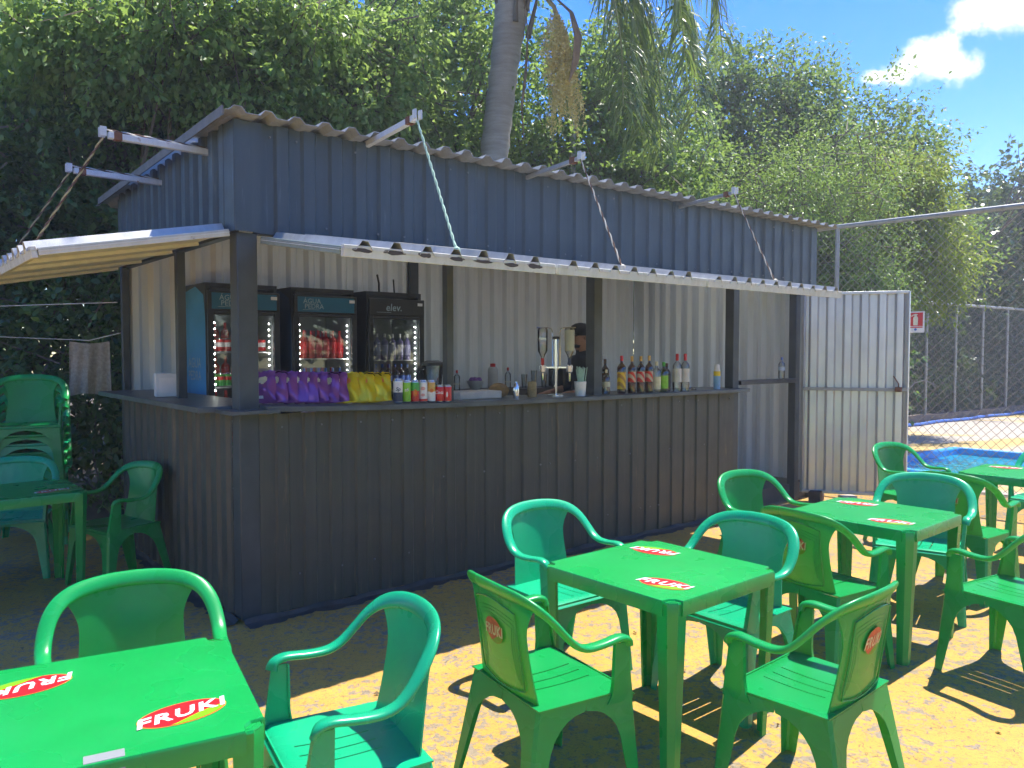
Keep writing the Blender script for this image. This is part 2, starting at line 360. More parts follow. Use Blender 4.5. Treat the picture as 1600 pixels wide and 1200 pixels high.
# deck with a hole for the pool: ring of quads from pool outline to an outer outline
outer = [(10.5, 22.2), (24, 24), (24, 4), (9.3, 5.2), (4.05, 10.55), (3.2, 12.0)]
mb = MB(); mb.add([(x, y, .008) for x, y in pool+outer], [(i, (i+1) % 6, 6+(i+1) % 6, 6+i) for i in range(6)])
tag(mb.build('pool_deck', DECK, smooth=0), kind='structure')
_pc = Vector((sum(p[0] for p in pool)/6, sum(p[1] for p in pool)/6, 0))
_far = [tuple(_pc+(Vector((x, y, 0))-_pc).normalized()*75)[:2] for x, y in pool]
mb = MB(); mb.add([(x, y, 0) for x, y in pool+_far], [(i, (i+1) % 6, 6+(i+1) % 6, 6+i) for i in range(6)])
tag(mb.build('ground', EARTH, smooth=0), kind='structure')
POOLBLUE = plain('pool_blue_paint', (.03, .34, .80), .45, 0, .15, 5)
def ring(pts, zin, zout, s):
    c = Vector((sum(p[0] for p in pts)/len(pts), sum(p[1] for p in pts)/len(pts), 0))
    return [tuple(c+(Vector((x, y, 0))-c)*s)[:2] for x, y in pts]
pin = ring(pool, 0, 0, .93)
mb = MB(); mb.add([(x, y, .012) for x, y in pool]+[(x, y, .05) for x, y in ring(pool, 0, 0, .995)]+[(x, y, .05) for x, y in pin]+[(x, y, -1.2) for x, y in pin],
                  [(k*6+i, k*6+(i+1) % 6, (k+1)*6+(i+1) % 6, (k+1)*6+i) for k in range(3) for i in range(6)]+[tuple(18+i for i in range(6))])
tag(mb.build('pool_basin', POOLBLUE, smooth=0, bevel=.03), kind='structure')
def water_mat():
    m, nt, bs = new_mat('pool_water')
    bs.inputs['Base Color'].default_value = (.05, .46, .58, 1); bs.inputs['Roughness'].default_value = .05; bs.inputs['IOR'].default_value = 1.33
    bs.inputs['Transmission Weight'].default_value = .35
    bump(nt, bs, noise(nt, 5, 3, .5, dist=.7), .25, .05); return m
mb = MB(); mb.add([(x, y, -.06) for x, y in ring(pool, 0, 0, .929)], [tuple(range(6))]); tag(mb.build('pool_water', water_mat(), smooth=0), kind='structure')

# ------------------------------------------------------------------ kiosk
FLOOR = .18
def zc(u): return 1.274+.052*math.exp(-max(u, 0)/.9)       # the front counter sags away from the corner post
kiosk = empty('kiosk', KC, KA)
tag(kiosk, 'black corrugated metal bar kiosk with open counters and propped-up shutter flaps', 'kiosk')
U1, V1 = 6.52, 2.70
X_, Y_, Z_ = Vector((1, 0, 0)), Vector((0, 1, 0)), Vector((0, 0, 1))
MB().sheet((.10, 0, 2.352), X_, Z_, -Y_, profile(U1-.11, phase=.13, depth=.018, top=.07, slope=.016), .655, nb=4).build('front_fascia', NAVY, kiosk, solid=.002)
MB().sheet((0, .08, 2.352), Y_, Z_, -X_, profile(V1-.08, phase=.03, depth=.026), .648, nb=4).build('side_fascia', NAVY_SIDE, kiosk, solid=.002)
mb = MB(); mb.box((.06, -.034, 2.675), (.16, .005, .645)); mb.box((-.022, .045, 2.675), (.005, .155, .645)); mb.build('corner_flashing', NAVY, kiosk)
MB().sheet((.12, .0, .03), X_, Z_, -Y_, profile(4.86, phase=.10, depth=.014, top=.07, slope=.012), 1.232, nb=6).build('front_wall', BLACKWALL, kiosk, solid=.002)
MB().sheet((0, .12, .03), Y_, Z_, -X_, profile(V1-.12, phase=.03, depth=.022), 1.235, nb=6).build('side_wall', BLACKWALL, kiosk, solid=.002)
MB().sheet((.02, V1, .02), X_, Z_, -Y_, profile(U1-.02, phase=.03, depth=.042, slope=.034, top=.05), 2.90, nb=4).build('back_wall', GALV, kiosk, solid=.002, off=1)
MB().sheet((U1, .05, .02), Y_, Z_, -X_, profile(V1-.06, phase=.03, depth=.045, slope=.04, top=.045), 2.90, nb=4).build('end_wall', GALV, kiosk, solid=.002, off=1)
MB().box((3.27, 1.36, FLOOR/2), (6.42, 2.6, FLOOR)).build('floor', plain('kiosk_floor', (.10, .09, .08), .7), kiosk)
# uneven painted cement foot along the walls
rng = random.Random(5)
def foot(n, f):
    mb = MB(); rows = []
    for i in range(n+1):
        t = i/n; a = .035+.02*math.sin(i*.37)+.012*math.sin(i*1.13+1)+rng.uniform(0, .008); h = .016+.006*math.sin(i*.5)
        rows.append([f(t, -.002, h+.02), f(t, a*.45, h*.7), f(t, a, .012), f(t, a+.03+rng.uniform(0, .025), .0065)])
    for i in range(n):
        mb.add(rows[i]+rows[i+1], [(k, k+1, k+5, k+4) for k in range(3)])
    return mb
FOOTM = plain('dark_cement_foot', (.045, .046, .042), .7, 0, .35, 9)
foot(160, lambda t, d, h: (.0+5.05*t, -.024-d, h)).build('cement_foot', FOOTM, kiosk)
foot(90, lambda t, d, h: (-.024-d, .0+2.7*t, h)).build('cement_foot', FOOTM, kiosk)
# posts
def post(u, v, w, d, z0, z1, mat=POST): MB().box((u, v, (z0+z1)/2), (w, d, z1-z0)).build('post', mat, kiosk, bevel=.006)
post(.062, .06, .124, .12, .02, 2.35)
post(1.55, .05, .06, .06, zc(1.55)-.01, 2.345); post(3.07, .07, .10, .10, zc(3)-.01, 2.345); post(5.03, .06, .10, .10, .0, 2.345); post(6.17, .05, .09, .09, .0, 2.345)
post(6.48, .05, .06, .08, .0, 2.345)
post(.03, 1.17, .06, .06, 1.29, 2.345); post(.03, 2.66, .06, .06, .02, 2.9)
post(2.91, V1-.06, .11, .05, FLOOR, 2.9)
# beams under the fascia, rafters
MB().box((3.3, .04, 2.375), (6.35, .06, .055)).build('front_beam', POST, kiosk)
MB().box((.045, 1.4, 2.375), (.06, 2.48, .055)).build('side_beam', POST, kiosk)
for u in (.06, 2.1, 4.2, 6.4): MB().bar((u, .02, 2.96), (u, V1-.03, 2.88), .05, .07).build('rafter', DARKSTEEL, kiosk)
# counters
def slab(fn_z, u0, u1, v0, v1, th, nu=24, ax=0):
    mb = MB()
    for sgn, dz in ((1, 0), (-1, -th)):
        mb.grid(lambda a, b: (u0+(u1-u0)*a, v0+(v1-v0)*b, fn_z(u0+(u1-u0)*a)+dz), nu, 1)
    n = nu+1; k = 2*n
    mb.f += [(i, i+1, k+i+1, k+i) for i in range(nu)]+[(n+i, n+i+1, k+n+i+1, k+n+i) for i in range(nu)]+[(0, n, k+n, k), (nu, n+nu, k+n+nu, k+nu)]
    mb.m += [0]*(2*nu+2); return mb
slab(zc, .125, 5.10, -.11, .42, .035).build('front_counter', COUNTER, kiosk, bevel=.004)
slab(lambda u: 1.312, -.20, .30, .125, 2.62, .035, 1).build('side_counter', COUNTER, kiosk, bevel=.004)
MB().box((.05, .02, 1.285), (.30, .30, .02)).build('corner_shelf', COUNTER, kiosk)
MB().box((5.62, .05, 1.325), (1.02, .10, .045)).build('doorway_bar', DARKSTEEL, kiosk, bevel=.004)
mb = MB(); mb.box((3.9, 2.42, 1.20), (3.2, .44, .03)); mb.box((3.9, 2.22, 1.16), (3.2, .02, .10)); mb.build('back_shelf', BLACK, kiosk)
for u in (2.75, 3.9, 5.1): MB().box((u, 2.42, (FLOOR+1.18)/2), (.04, .38, 1.0)).build('shelf_bracket', BLACK, kiosk)
# roof
rb = Vector((0, 3.2, -.095)).normalized()
rp_ = profile(6.82, depth=.034, top=.045, slope=.03, phase=.02); r0 = Vector((-.11, -.15, 3.012))
MB().sheet(r0, X_, rb, Z_, rp_, .75).build('roof', ROOFM, kiosk, solid=.004)
MB().sheet(r0+rb*.72+Vector((0, 0, -.006)), X_, rb, Z_, rp_, 1.62).build('added_skylight_sheet', SKYL, kiosk)  # unseen sheet added to brighten the interior, inferred from its evenly lit wall
MB().sheet(r0+rb*2.30+Vector((0, 0, -.012)), X_, rb, Z_, rp_, .84).build('roof', ROOFM, kiosk, solid=.004)
MB().bar((-.118, -.13, 3.005), (-.118, 2.85, 2.92), .010, .055).build('roof_edge_trim', plain('grey_trim', (.15, .15, .145), .6, 0, .25), kiosk)
# shutter flaps
def flap(o, a, b, nrm, la, lb, rail, side_mat, name, near):
    """o hinge corner; a along the hinge; b out and down"""
    o, a, b, nrm = (Vector(q) for q in (o, a, b, nrm)); b.normalize()
    f = empty(name, (0, 0, 0)); f.parent = kiosk
    MB().sheet(o+nrm*.012, a, b, nrm, (rp := profile(la, depth=.05, top=.036, slope=.030, phase=.07, period=.19)), lb+.02, nb=2).build('corrugated_sheet', FLAPM, f, solid=.002)
    MB().bar(o+b*lb+a*.005, o+b*lb+a*(la-.005), .03, .062, up=nrm).build('front_rail', rail, f, bevel=.003)
    for k, q in enumerate((.0, la/2, la)):
        q = min(max(q, .02), la-.02)
        MB().bar(o+a*q, o+a*q+b*(lb-.02), .032, .042, up=nrm).build('side_rail', side_mat if k == 0 else CREAM, f, bevel=.003)
    MB().sheet(o+nrm*.004, a, b, nrm, [(0, 0), (la, 0)], lb-.02).build('underside_lining', CREAM, f, solid=.004)
    if near == 2:       # dark sealant smeared under the rib ends
        rs_ = random.Random(3); sm_ = MB(); f0 = o+b*(lb+.0165)
        for i in range(1, len(rp)-3, 4):
            c0 = f0+a*(rp[i][0]+.045+rs_.uniform(-.02, .02)); n_ = 14; w_ = rs_.uniform(.045, .075); h_ = rs_.uniform(.010, .016); top_ = rs_.uniform(.002, .012)
            sm_.add([c0+a*(w_*math.cos(2*PI*j/n_))*rs_.uniform(.75, 1.1)+nrm*(top_+h_*math.sin(2*PI*j/n_)*rs_.uniform(.6, 1.25)) for j in range(n_)], [tuple(range(n_))])
        q_ = sm_.build('sealant_smears', plain('dark_sealant', (.055, .045, .045), .6), f, smooth=0); q_['kind'] = 'stuff'
    for q in (.15, la-.15): MB().box(o+a*q-b*.01+nrm*.012, (.05, .05, .02)).build('hinge', RUST, f)
    return f
fb = Vector((0, -1.05, -.163)); fn = Vector((0, -.163, 1.05)).normalized()
for u0, u1, rail, sm in ((.125, 1.565, WHITERAIL, SAGE), (1.585, 3.07, WHITERAIL, CREAM), (3.09, 5.04, WHITERAIL, CREAM)):
    flap((u0, -.035, 2.308), X_, fb, fn, u1-u0, 1.04, rail, sm, 'shutter_flap', 2 if u0 < 1 else 1)
for uj in (1.575, 3.08): MB().bar(Vector((uj, -.035, 2.308))-fn*.02, Vector((uj, -.035, 2.308))+fb.normalized()*1.03-fn*.02, .06, .008, up=fn).build('gap_light_block', CREAM, kiosk)  # strips added under the flap gaps to block a sunlight leak
sb = Vector((-1.03, 0, -.20)); sn = Vector((-.20, 0, 1.03)).normalized()
for v0, v1 in ((.015, 1.15), (1.18, 2.62)):
    flap((-.035, v0, 2.345), Y_, sb, sn, v1-v0, 1.02, WHITERAIL, WHITERAIL, 'shutter_flap', True)
# prop poles with pulleys and the ropes that hold the flaps
def rope(a, b, m1, m2, r=.0075):
    a, b = Vector(a), Vector(b); L = (b-a).length; d = (b-a)/L; x = d.cross(Vector((.3, .9, .1))).normalized(); y = d.cross(x)
    mb = MB(); n = int(L/.012)
    for ph, mi in ((0, 0), (PI, 1)):
        mb.tube([a+d*(L*i/n)+(x*math.cos(ph+i*.62)+y*math.sin(ph+i*.62))*r*.55 for i in range(n+1)], r*.78, 4, mi)
    mb.lathe([(.002, -.03), (.018, -.02), (.022, 0), (.018, .02), (.002, .03)], 7, b, 0)
    return mb.build('rope', [m1, m2], kiosk)
ROPE_G = plain('pale_green_rope', (.42, .60, .46), .8); ROPE_W = plain('cream_rope_strand', (.60, .56, .46), .85); ROPE_B = plain('brown_rope_strand', (.16, .085, .05), .85); ROPE_Y = plain('straw_rope_strand', (.45, .36, .16), .85)
def prop_pole(a, b, ax, m=WHITEPOLE, w=.038):
    p = MB(); p.bar(a, b, w, w); o = p.build('prop_pole', m, kiosk, bevel=.003)
    a, b = Vector(a), Vector(b); d = (b-a).normalized()
    MB().box(b-d*.05, (.044, .044, .044)).build('rusty_bracket', RUST, o)
    for s_ in (-1, 1): MB().box(b+d*.03+Vector(ax)*.02*s_+Vector((0, 0, .015)), (.009 if ax[0] else .035, .035 if ax[0] else .009, .055)).build('pulley_cheek', WHITEPOLE, o)
for u, zt, zr, m1, m2 in ((.87, 3.04, 2.175, ROPE_G, ROPE_G), (2.24, 3.01, 2.17, ROPE_W, ROPE_B), (4.08, 3.00, 2.18, ROPE_W, ROPE_B)):
    prop_pole((u, .12, zt-.05), (u, -.58, zt), (1, 0, 0), *((WHITEPOLE, .036) if u < 1 else (FENCEM, .028)))
    rope((u, -.61, zt-.02), (u, -1.01, zr+.03), m1, m2, .0065)
for v, zt in ((.45, 2.905), (1.40, 2.865)):
    prop_pole((.10, v, zt-.01), (-.58, v, zt), (0, 1, 0))
    rope((-.61, v, zt-.02), (-.99, v, 2.20), ROPE_Y, ROPE_B, .0065)
    rope((-.60, v+.02, zt+.035), (.05, v+.02, zt+.02), ROPE_W, ROPE_B, .006)
# open door: frame and galvanised sheet
dh = Vector((6.22, -.03, 0)); de = Vector((6.79, -.89, 0)); da = (de-dh).normalized(); dl = (de-dh).length; dn = Vector((da.y, -da.x, 0))
door = empty('door', (0, 0, 0)); door.parent = kiosk
MB().sheet(dh+Vector((0, 0, .10))-dn*.02, da, Z_, dn, profile(dl, depth=.028, phase=.05, period=.17), 2.16, nb=4).build('door_sheet', GALV2, door, solid=.002)
mb = MB()
for z in (.11, 2.265): mb.bar(dh+Vector((0, 0, z)), de+Vector((0, 0, z)), .03, .03)
for q in (dh, de): mb.bar(q+Vector((0, 0, .10)), q+Vector((0, 0, 2.275)), .03, .03, up=(0, 1, 0))
mb.build('door_frame', GALV2, door, bevel=.003)
MB().bar(dh+Vector((0, 0, 1.235))+dn*.018, de+Vector((0, 0, 1.235))+dn*.018, .025, .035).build('door_rail', FENCEM, door)
mb = MB(); e = de-da*.09+dn*.05; mb.tube([e+Vector((0, 0, 1.22)), e+Vector((0, 0, 1.30)), e+da*-.05+Vector((0, 0, 1.38))], .007, 6); mb.box(e+Vector((0, 0, 1.24)), (.05, .05, .05)); mb.build('door_latch', RUST, door)
mb = MB(); P0 = [(.0, 1.22), (.10, 1.31), (.22, 1.34), (.33, 1.30), (.36, 1.25)]; mb.tube([de+da*q*.75+Vector((0, 0, z)) for q, z in P0], .006, 6); mb.build('door_hook', FENCEM, door)
# conduit and switch by the doorway
mb = MB(); mb.tube([(5.80, V1-.06, 2.9), (5.80, V1-.06, 1.75), (5.80, V1-.07, 1.42), (5.77, V1-.07, 1.33), (5.70, V1-.07, 1.30), (5.1, V1-.07, 1.295)], .022, 8); mb.build('conduit', BLACK, kiosk)
MB().box((5.78, V1-.09, 1.72), (.05, .04, .13)).build('switch_box', WHITE, kiosk, bevel=.005); MB().box((5.83, V1-.09, 1.56), (.05, .04, .06)).build('switch_box', WHITE, kiosk, bevel=.005)

# fixing screws with bright washers, scattered as they catch the eye
rs = random.Random(9); mb = MB()
for k in range(70):
    if k < 34: u, z, y = .2+k*.187, rs.choice((2.42, 2.93)), -.0195
    else: u, z, y = .25+(k-34)*.133, rs.choice((.25, .75, 1.18)), -.0155
    u += rs.uniform(-.02, .02)
    mb.add([(u+.006*math.cos(j*PI/3), y-.004, z+.006*math.sin(j*PI/3)) for j in range(6)]+[(u+.008*math.cos(j*PI/3), y+.004, z+.008*math.sin(j*PI/3)) for j in range(6)], [tuple(range(6))]+[(j, (j+1) % 6, 6+(j+1) % 6, 6+j) for j in range(6)])
o = mb.build('screws', plain('dull_screw', (.20, .21, .22), .5, .4), kiosk, smooth=0); o['kind'] = 'stuff'
# ------------------------------------------------------------------ fences
def chain(o, a, L, z0, z1, sp, r):
    mb = MB(); o = Vector(o); a = Vector(a).normalized(); H = z1-z0; n = Vector((a.y, -a.x, 0))
    def wire(s0, t0, s1, t1, dd):
        p = o+a*s0+Vector((0, 0, z0+t0))+n*dd; q = o+a*s1+Vector((0, 0, z0+t1))+n*dd
        mb.tube([p, q], r, 3)
    k = int((L+H)/sp)
    for i in range(-int(H/sp)-1, int(L/sp)+1):
        s0, s1, t0, t1 = i*sp, i*sp+H, 0, H
        if s0 < 0: t0 = -s0; s0 = 0
        if s1 > L: t1 -= s1-L; s1 = L
        if s1-s0 > .02:
            wire(s0, t0, s1, t1, r); wire(L-s0, t0, L-s1, t1, -r)
    return mb
fence = empty('chain_link_fence', FA, 0)
tag(fence, 'tall grey chain-link fence running from the kiosk end past the tables', 'fence')
fa = (FB-FA); fL = fa.length; fa.normalize()
MB().tube([(0, 0, 3.25), fa*fL+Vector((0, 0, 3.25))], .032, 10).build('top_rail', FENCEM, fence)
for q in (.35, 4.0, fL): MB().tube([fa*q, fa*q+Vector((0, 0, 3.24))], .028, 10).build('fence_post', FENCEM, fence)
chain((0, 0, 0), fa, fL, .04, 3.23, .105, .0029).build('wire_mesh', WIREM, fence, smooth=0)
FA2 = Vector((8.2, 17.2, 0)); FB2 = Vector((17.5, 24.1, 0)); f2 = FB2-FA2; L2 = f2.length; f2.normalize()
fence2 = empty('chain_link_fence', FA2, 0); tag(fence2, 'lower chain-link fence behind the pool in front of dark foliage', 'fence')
MB().tube([(0, 0, 2.75), f2*L2+Vector((0, 0, 2.75))], .035, 8).build('top_rail', FENCEM, fence2)
for k in range(9):
    q = .2+1.43*k
    if q < L2: MB().tube([f2*q, f2*q+Vector((0, 0, 2.74))], .034, 8).build('fence_post', FENCEM, fence2)
chain((0, 0, 0), f2, L2, .1, 2.72, .12, .0022).build('wire_mesh', WIREM, fence2, smooth=0)
mb = MB(); mb.bar((0, 0, .09), f2*L2+Vector((0, 0, .09)), .18, .18); mb.build('kerb', plain('kerb_concrete', (.22, .17, .14), .9, 0, .3), fence2)
n2 = Vector((f2.y, -f2.x, 0)); h = MB(); h.tube([FA2+n2*(.35+.06*math.sin(i*1.7))+f2*i*.6+Vector((0, 0, .045)) for i in range(19)], .035, 8)
tag(h.build('hose', plain('blue_hose', (.06, .16, .55), .5)), 'blue hose lying along the foot of the far fence', 'hose')
# fire extinguisher sign on the near fence
sg = empty('extinguisher_sign', FA+fa*1.34+Vector((0, 0, 0))+Vector((-fa.y, fa.x, 0))*-.02); sg.rotation_euler = (0, 0, math.atan2(fa.y, fa.x))
tag(sg, 'red fire extinguisher sign hanging on the fence beside the open door', 'sign')
S_RED = plain('sign_red', (.55, .02, .03), .45, 0, .05); S_CR = plain('sign_cream', (.72, .70, .55), .45, 0, .05)
def flatpoly(pts, y): return [(x, y, z) for x, z in pts]
sz0 = 1.88
mb = MB(); mb.box((0, 0, sz0+.115), (.20, .004, .255)); mb.build('plate', WHITE, sg)
mb = MB(); mb.add(flatpoly([(-.082, sz0+.065), (.082, sz0+.065), (.082, sz0+.228), (-.082, sz0+.228)], -.0035), [(0, 1, 2, 3)]); mb.build('red_field', S_RED, sg, smooth=0)
mb = MB(); pts = [(-.026, .075), (.026, .075), (.028, .165), (.018, .182), (.012, .186), (.012, .196), (.030, .205), (-.002, .214), (-.034, .203), (-.052, .182), (-.045, .178), (-.028, .193), (-.012, .194), (-.012, .186), (-.018, .182), (-.028, .165)]
mb.add(flatpoly([(x, sz0+z) for x, z in pts], -.0055), [tuple(range(len(pts)))]); mb.build('extinguisher_symbol', S_CR, sg, smooth=0)
mb = MB(); mb.add(flatpoly([(-.08, sz0+.045), (.08, sz0+.045), (.08, sz0+.058), (-.08, sz0+.058)], -.0035), [(0, 1, 2, 3)])
mb.add(flatpoly([(.016*math.cos(k*PI/5)-.0, sz0+.025+.016*math.sin(k*PI/5)) for k in range(10)], -.0035), [tuple(range(10))], 1)
mb.build('printed_strip', [S_RED, plain('sign_blue', (.05, .15, .45), .5)], sg, smooth=0)

# ------------------------------------------------------------------ plastic chairs and tables
def logo_mb(mats4, L=.235, mapf=None):
    """oval badge: orange edge, red field, lime swoosh, white slanted FRUKI; x along the text"""
    a, b = L*.45, L*.255; mb = MB(); N = 40
    def ell(s, t): return (a*s*math.cos(t), b*s*math.sin(t))
    lay = []
    E0 = [ell(1.04, 2*PI*k/N) for k in range(N)]; lay.append((E0, .0008, 3))
    E1 = [ell(1, 2*PI*k/N) for k in range(N)]; lay.append((E1, .0014, 0))
    lo = [ell(.985, PI*1.36+(PI*.56)*k/14) for k in range(15)]
    up = [(a*(.93-.0-1.17*k/14), b*(-.20-.62*(k/14)**1.5)) for k in range(15)]
    lay.append((lo+up, .0020, 1))
    for pts, z, mi in lay:
        o = len(mb.v); c = (sum(p[0] for p in pts)/len(pts), sum(p[1] for p in pts)/len(pts))
        mb.add([(c[0], c[1], z)]+[(x, y, z) for x, y in pts], [(0, 1+k, 1+(k+1) % len(pts)) for k in range(len(pts))], mi)
    vs, fs = text_mb('FRUKI', L*.30, .30, L*.009, 1.14, 1.0)
    w = max(v[0] for v in vs)-min(v[0] for v in vs); k = L*1.0/w; cx = (max(v[0] for v in vs)+min(v[0] for v in vs))/2; cyy = (max(v[1] for v in vs)+min(v[1] for v in vs))/2
    mb.add([((x-cx)*k, (y-cyy)*1.0+(x-cx)*k*.03, .0028) for x, y, z in vs], fs, 2)
    if mapf: mb.v = [mapf(*p) for p in mb.v]
    return mb
def back_y(x, t): return -.200-.073*t**.9+.042*(x/.2)**2*(.35+.65*t)
def back_pt(x, z):
    t = (z-.425)/.385; return Vector((x, back_y(x, t), z))
def make_chair(mat):
    root = empty('plastic_chair')
    # arm and back hoop
    half = [(.255, .148, .606), (.260, .138, .630), (.264, .10, .640), (.268, .03, .633), (.272, -.04, .633), (.275, -.09, .652), (.270, -.135, .695), (.254, -.175, .743), (.222, -.212, .781), (.165, -.244, .805), (.085, -.266, .816), (0, -.272, .819)]
    path = [Vector(p) for p in half]+[Vector((-p[0], p[1], p[2])) for p in half[-2::-1]]
    P_ = [path[0]*2-path[1]]+path+[path[-1]*2-path[-2]]; sm = []
    for i in range(1, len(P_)-2):
        for q in range(3):
            t = q/3; a0, a1, a2, a3 = P_[i-1:i+3]; sm.append(.5*((2*a1)+(a2-a0)*t+(2*a0-5*a1+4*a2-a3)*t*t+(3*a1-a0-3*a2+a3)*t*t*t))
    path = sm+[path[-1]]
    k = len(path); mb = MB(); n = 12; nrm0 = Vector((0, .05, 1)); nrm1 = Vector((0, .88, .48)).normalized()
    for i in range(k):
        T = (path[min(i+1, k-1)]-path[max(i-1, 0)]).normalized()
        s = min(i, k-1-i)/(k//2); s = max(0, min(1, (s-.30)/.55)); s = s*s*(3-2*s)
        N_ = nrm0.lerp(nrm1, s)
        N_ = (N_-T*N_.dot(T)).normalized(); W = T.cross(N_)
        w = .024+.005*s; h = .0125
        for j in range(n):
            a = 2*PI*j/n; ca, sa = math.cos(a), math.sin(a)
            ca = math.copysign(abs(ca)**.75, ca)
            mb.v.append(tuple(path[i]+W*w*ca+N_*h*(sa if sa > 0 else sa*1.0)))
    mb.f = [(i*n+j, i*n+(j+1) % n, (i+1)*n+(j+1) % n, (i+1)*n+j) for i in range(k-1) for j in range(n)]+[tuple(range(n-1, -1, -1)), tuple((k-1)*n+j for j in range(n))]
    mb.m = [0]*len(mb.f)
    mb.build('arm_and_back_hoop', mat, root, smooth=60)
    # back panel, widening into the hoop at the top
    def hw(t):
        return (.192-.022*math.sin(min(1, t/.62)*PI/2)) if t < .62 else .170+.066*((t-.62)/.38)**1.7*(1 if t < .93 else 1-.9*((t-.93)/.07))
    mb = MB(); nu, nv = 14, 18
    def bp(a, b):
        x = (2*a-1)*hw(b); return tuple(Vector((x, back_y(x, b), .425+.385*b)))
    mb.grid(bp, nu, nv)
    b = mb.build('backrest', mat, root, smooth=60, solid=.005, off=-1)
    # moulded frame lines on both faces
    lines = MB()
    for q, zt, zb in ((.128, .735, .47), (.116, .722, .485), (.104, .709, .50)):
        pts = []
        for kk in range(9): pts.append((-q+.012*math.sin(kk/8*PI), zb+(zt-.02-zb)*kk/8))
        for kk in range(9): pts.append((-q+2*q*kk/8, zt-.02+.026*math.sin(kk/8*PI)))
        for kk in range(9): pts.append((q-.012*math.sin(kk/8*PI), zt-.02-(zt-.02-zb)*kk/8))
        lines.tube([back_pt(x, z)+Vector((0, .0008, 0)) for x, z in pts], .0022, 5)
    q = .135; pts = [(-q+2*q*kk/10, .748+.030*math.sin(kk/10*PI)) for kk in range(11)]+[(q, .6), (q+.004, .50)]+[(q-2*q*kk/10, .468-.02*math.sin(kk/10*PI)) for kk in range(11)]+[(-q-.004, .5), (-q, .6), (-q, .748)]
    lines.tube([back_pt(x, z)+Vector((0, -.0055, 0)) for x, z in pts], .0032, 5)
    lines.build('moulded_lines', mat, b)
    logo_mb(None, .125, lambda x, y, z: tuple(back_pt(x, .655+y*1.5)+Vector((0, -.0062-z*.5, 0)))).build('logo_sticker', [B_RED, B_GRN, B_WHT, B_GRN], b, smooth=0)
    # seat with three long slots
    xs = [-.246, -.20, -.15, -.10, -.0675, -.0615, -.032, -.003, .003, .032, .0615, .0675, .10, .15, .20, .246]; ys = [-.212, -.17, -.115, -.05, .01, .07, .125, .155, .175, .186, .190]
    mb = MB()
    def sz(x, y): return .432-.013*max(0, 1-(x/.23)**2)*max(0, 1-((y+.02)/.2)**2)-(max(0, y-.145)**2)*11
    mb.v = [(x*(1-.06*(.19-y)/.4), y, sz(x, y)) for y in ys for x in xs]; nx = len(xs)
    for j in range(len(ys)-1):
        for i in range(nx-1):
            if i in (4, 7, 10) and 2 <= j <= 5: continue
            mb.f.append((j*nx+i, j*nx+i+1, (j+1)*nx+i+1, (j+1)*nx+i)); mb.m.append(0)
    mb.build('seat', mat, root, smooth=40, solid=.005, off=1)
    # legs: L-shaped, each carrying its half of the arched aprons
    for sx in (1, -1):
        for fr in (1, 0):
            Fc = Vector((sx*.275, .212, 0)) if fr else Vector((sx*.262, -.292, 0))
            Tc = Vector((sx*.248, .180, .43)) if fr else Vector((sx*.222, -.210, .43))
            mid_x = abs(Tc.x); span_y = .197
            zs = [0, .06, .14, .22, .28, .32, .35, .372, .386, .394, .43]
            mb = MB(); rows = []
            for z in zs:
                c = Fc.lerp(Tc, z/.43); w0 = .040+.034*(z/.32)
                if z > .28:
                    q = min(1, (z-.28)/.114); e = 1-math.sqrt(max(0, 1-q*q))
                else: e = 0
                wx = w0+(mid_x-w0)*e; wy = w0*1.0+(span_y-w0)*e
                iy = -1 if fr else 1
                ch = .010
                rows.append([c+Vector((-sx*wx, 0, 0)), c+Vector((-sx*(.022), .0, 0)), c+Vector((-sx*ch, 0, 0)), c+Vector((0, iy*ch, 0)), c+Vector((0, iy*.022, 0)), Vector((sx*(abs(c.x)+(.232-abs(c.x))*(wy/span_y)**2), c.y+iy*wy, z))])
            for r_ in rows: mb.v += [tuple(p) for p in r_]
            mb.f = [(i*6+j, i*6+j+1, (i+1)*6+j+1, (i+1)*6+j) for i in range(len(zs)-1) for j in range(5)]; mb.m = [0]*len(mb.f)
            if fr:      # arm support rising from the leg
                sup = []
                for z in (.40, .43, .47, .52, .57, .60, .618):
                    q = (z-.43)/.2; c = Vector((sx*(.248+.012*q), .180-.032*q, z)); w = .085-.032*q
                    if z < .44: w += (.44-z)*.6
                    sup.append([c+Vector((-sx*.016, -.002, 0)), c+Vector((0, -.004, 0)), c+Vector((sx*.002, -w*.5, 0)), c+Vector((0, -w, 0)), c+Vector((-sx*.014, -w, 0))])
                o = len(mb.v)
                for r_ in sup: mb.v += [tuple(p) for p in r_]
                nf = [(o+i*5+j, o+i*5+j+1, o+(i+1)*5+j+1, o+(i+1)*5+j) for i in range(len(sup)-1) for j in range(4)]
                mb.f += nf; mb.m += [0]*len(nf)
            mb.build('leg', mat, root, smooth=30, solid=.0055, off=0)
    return root
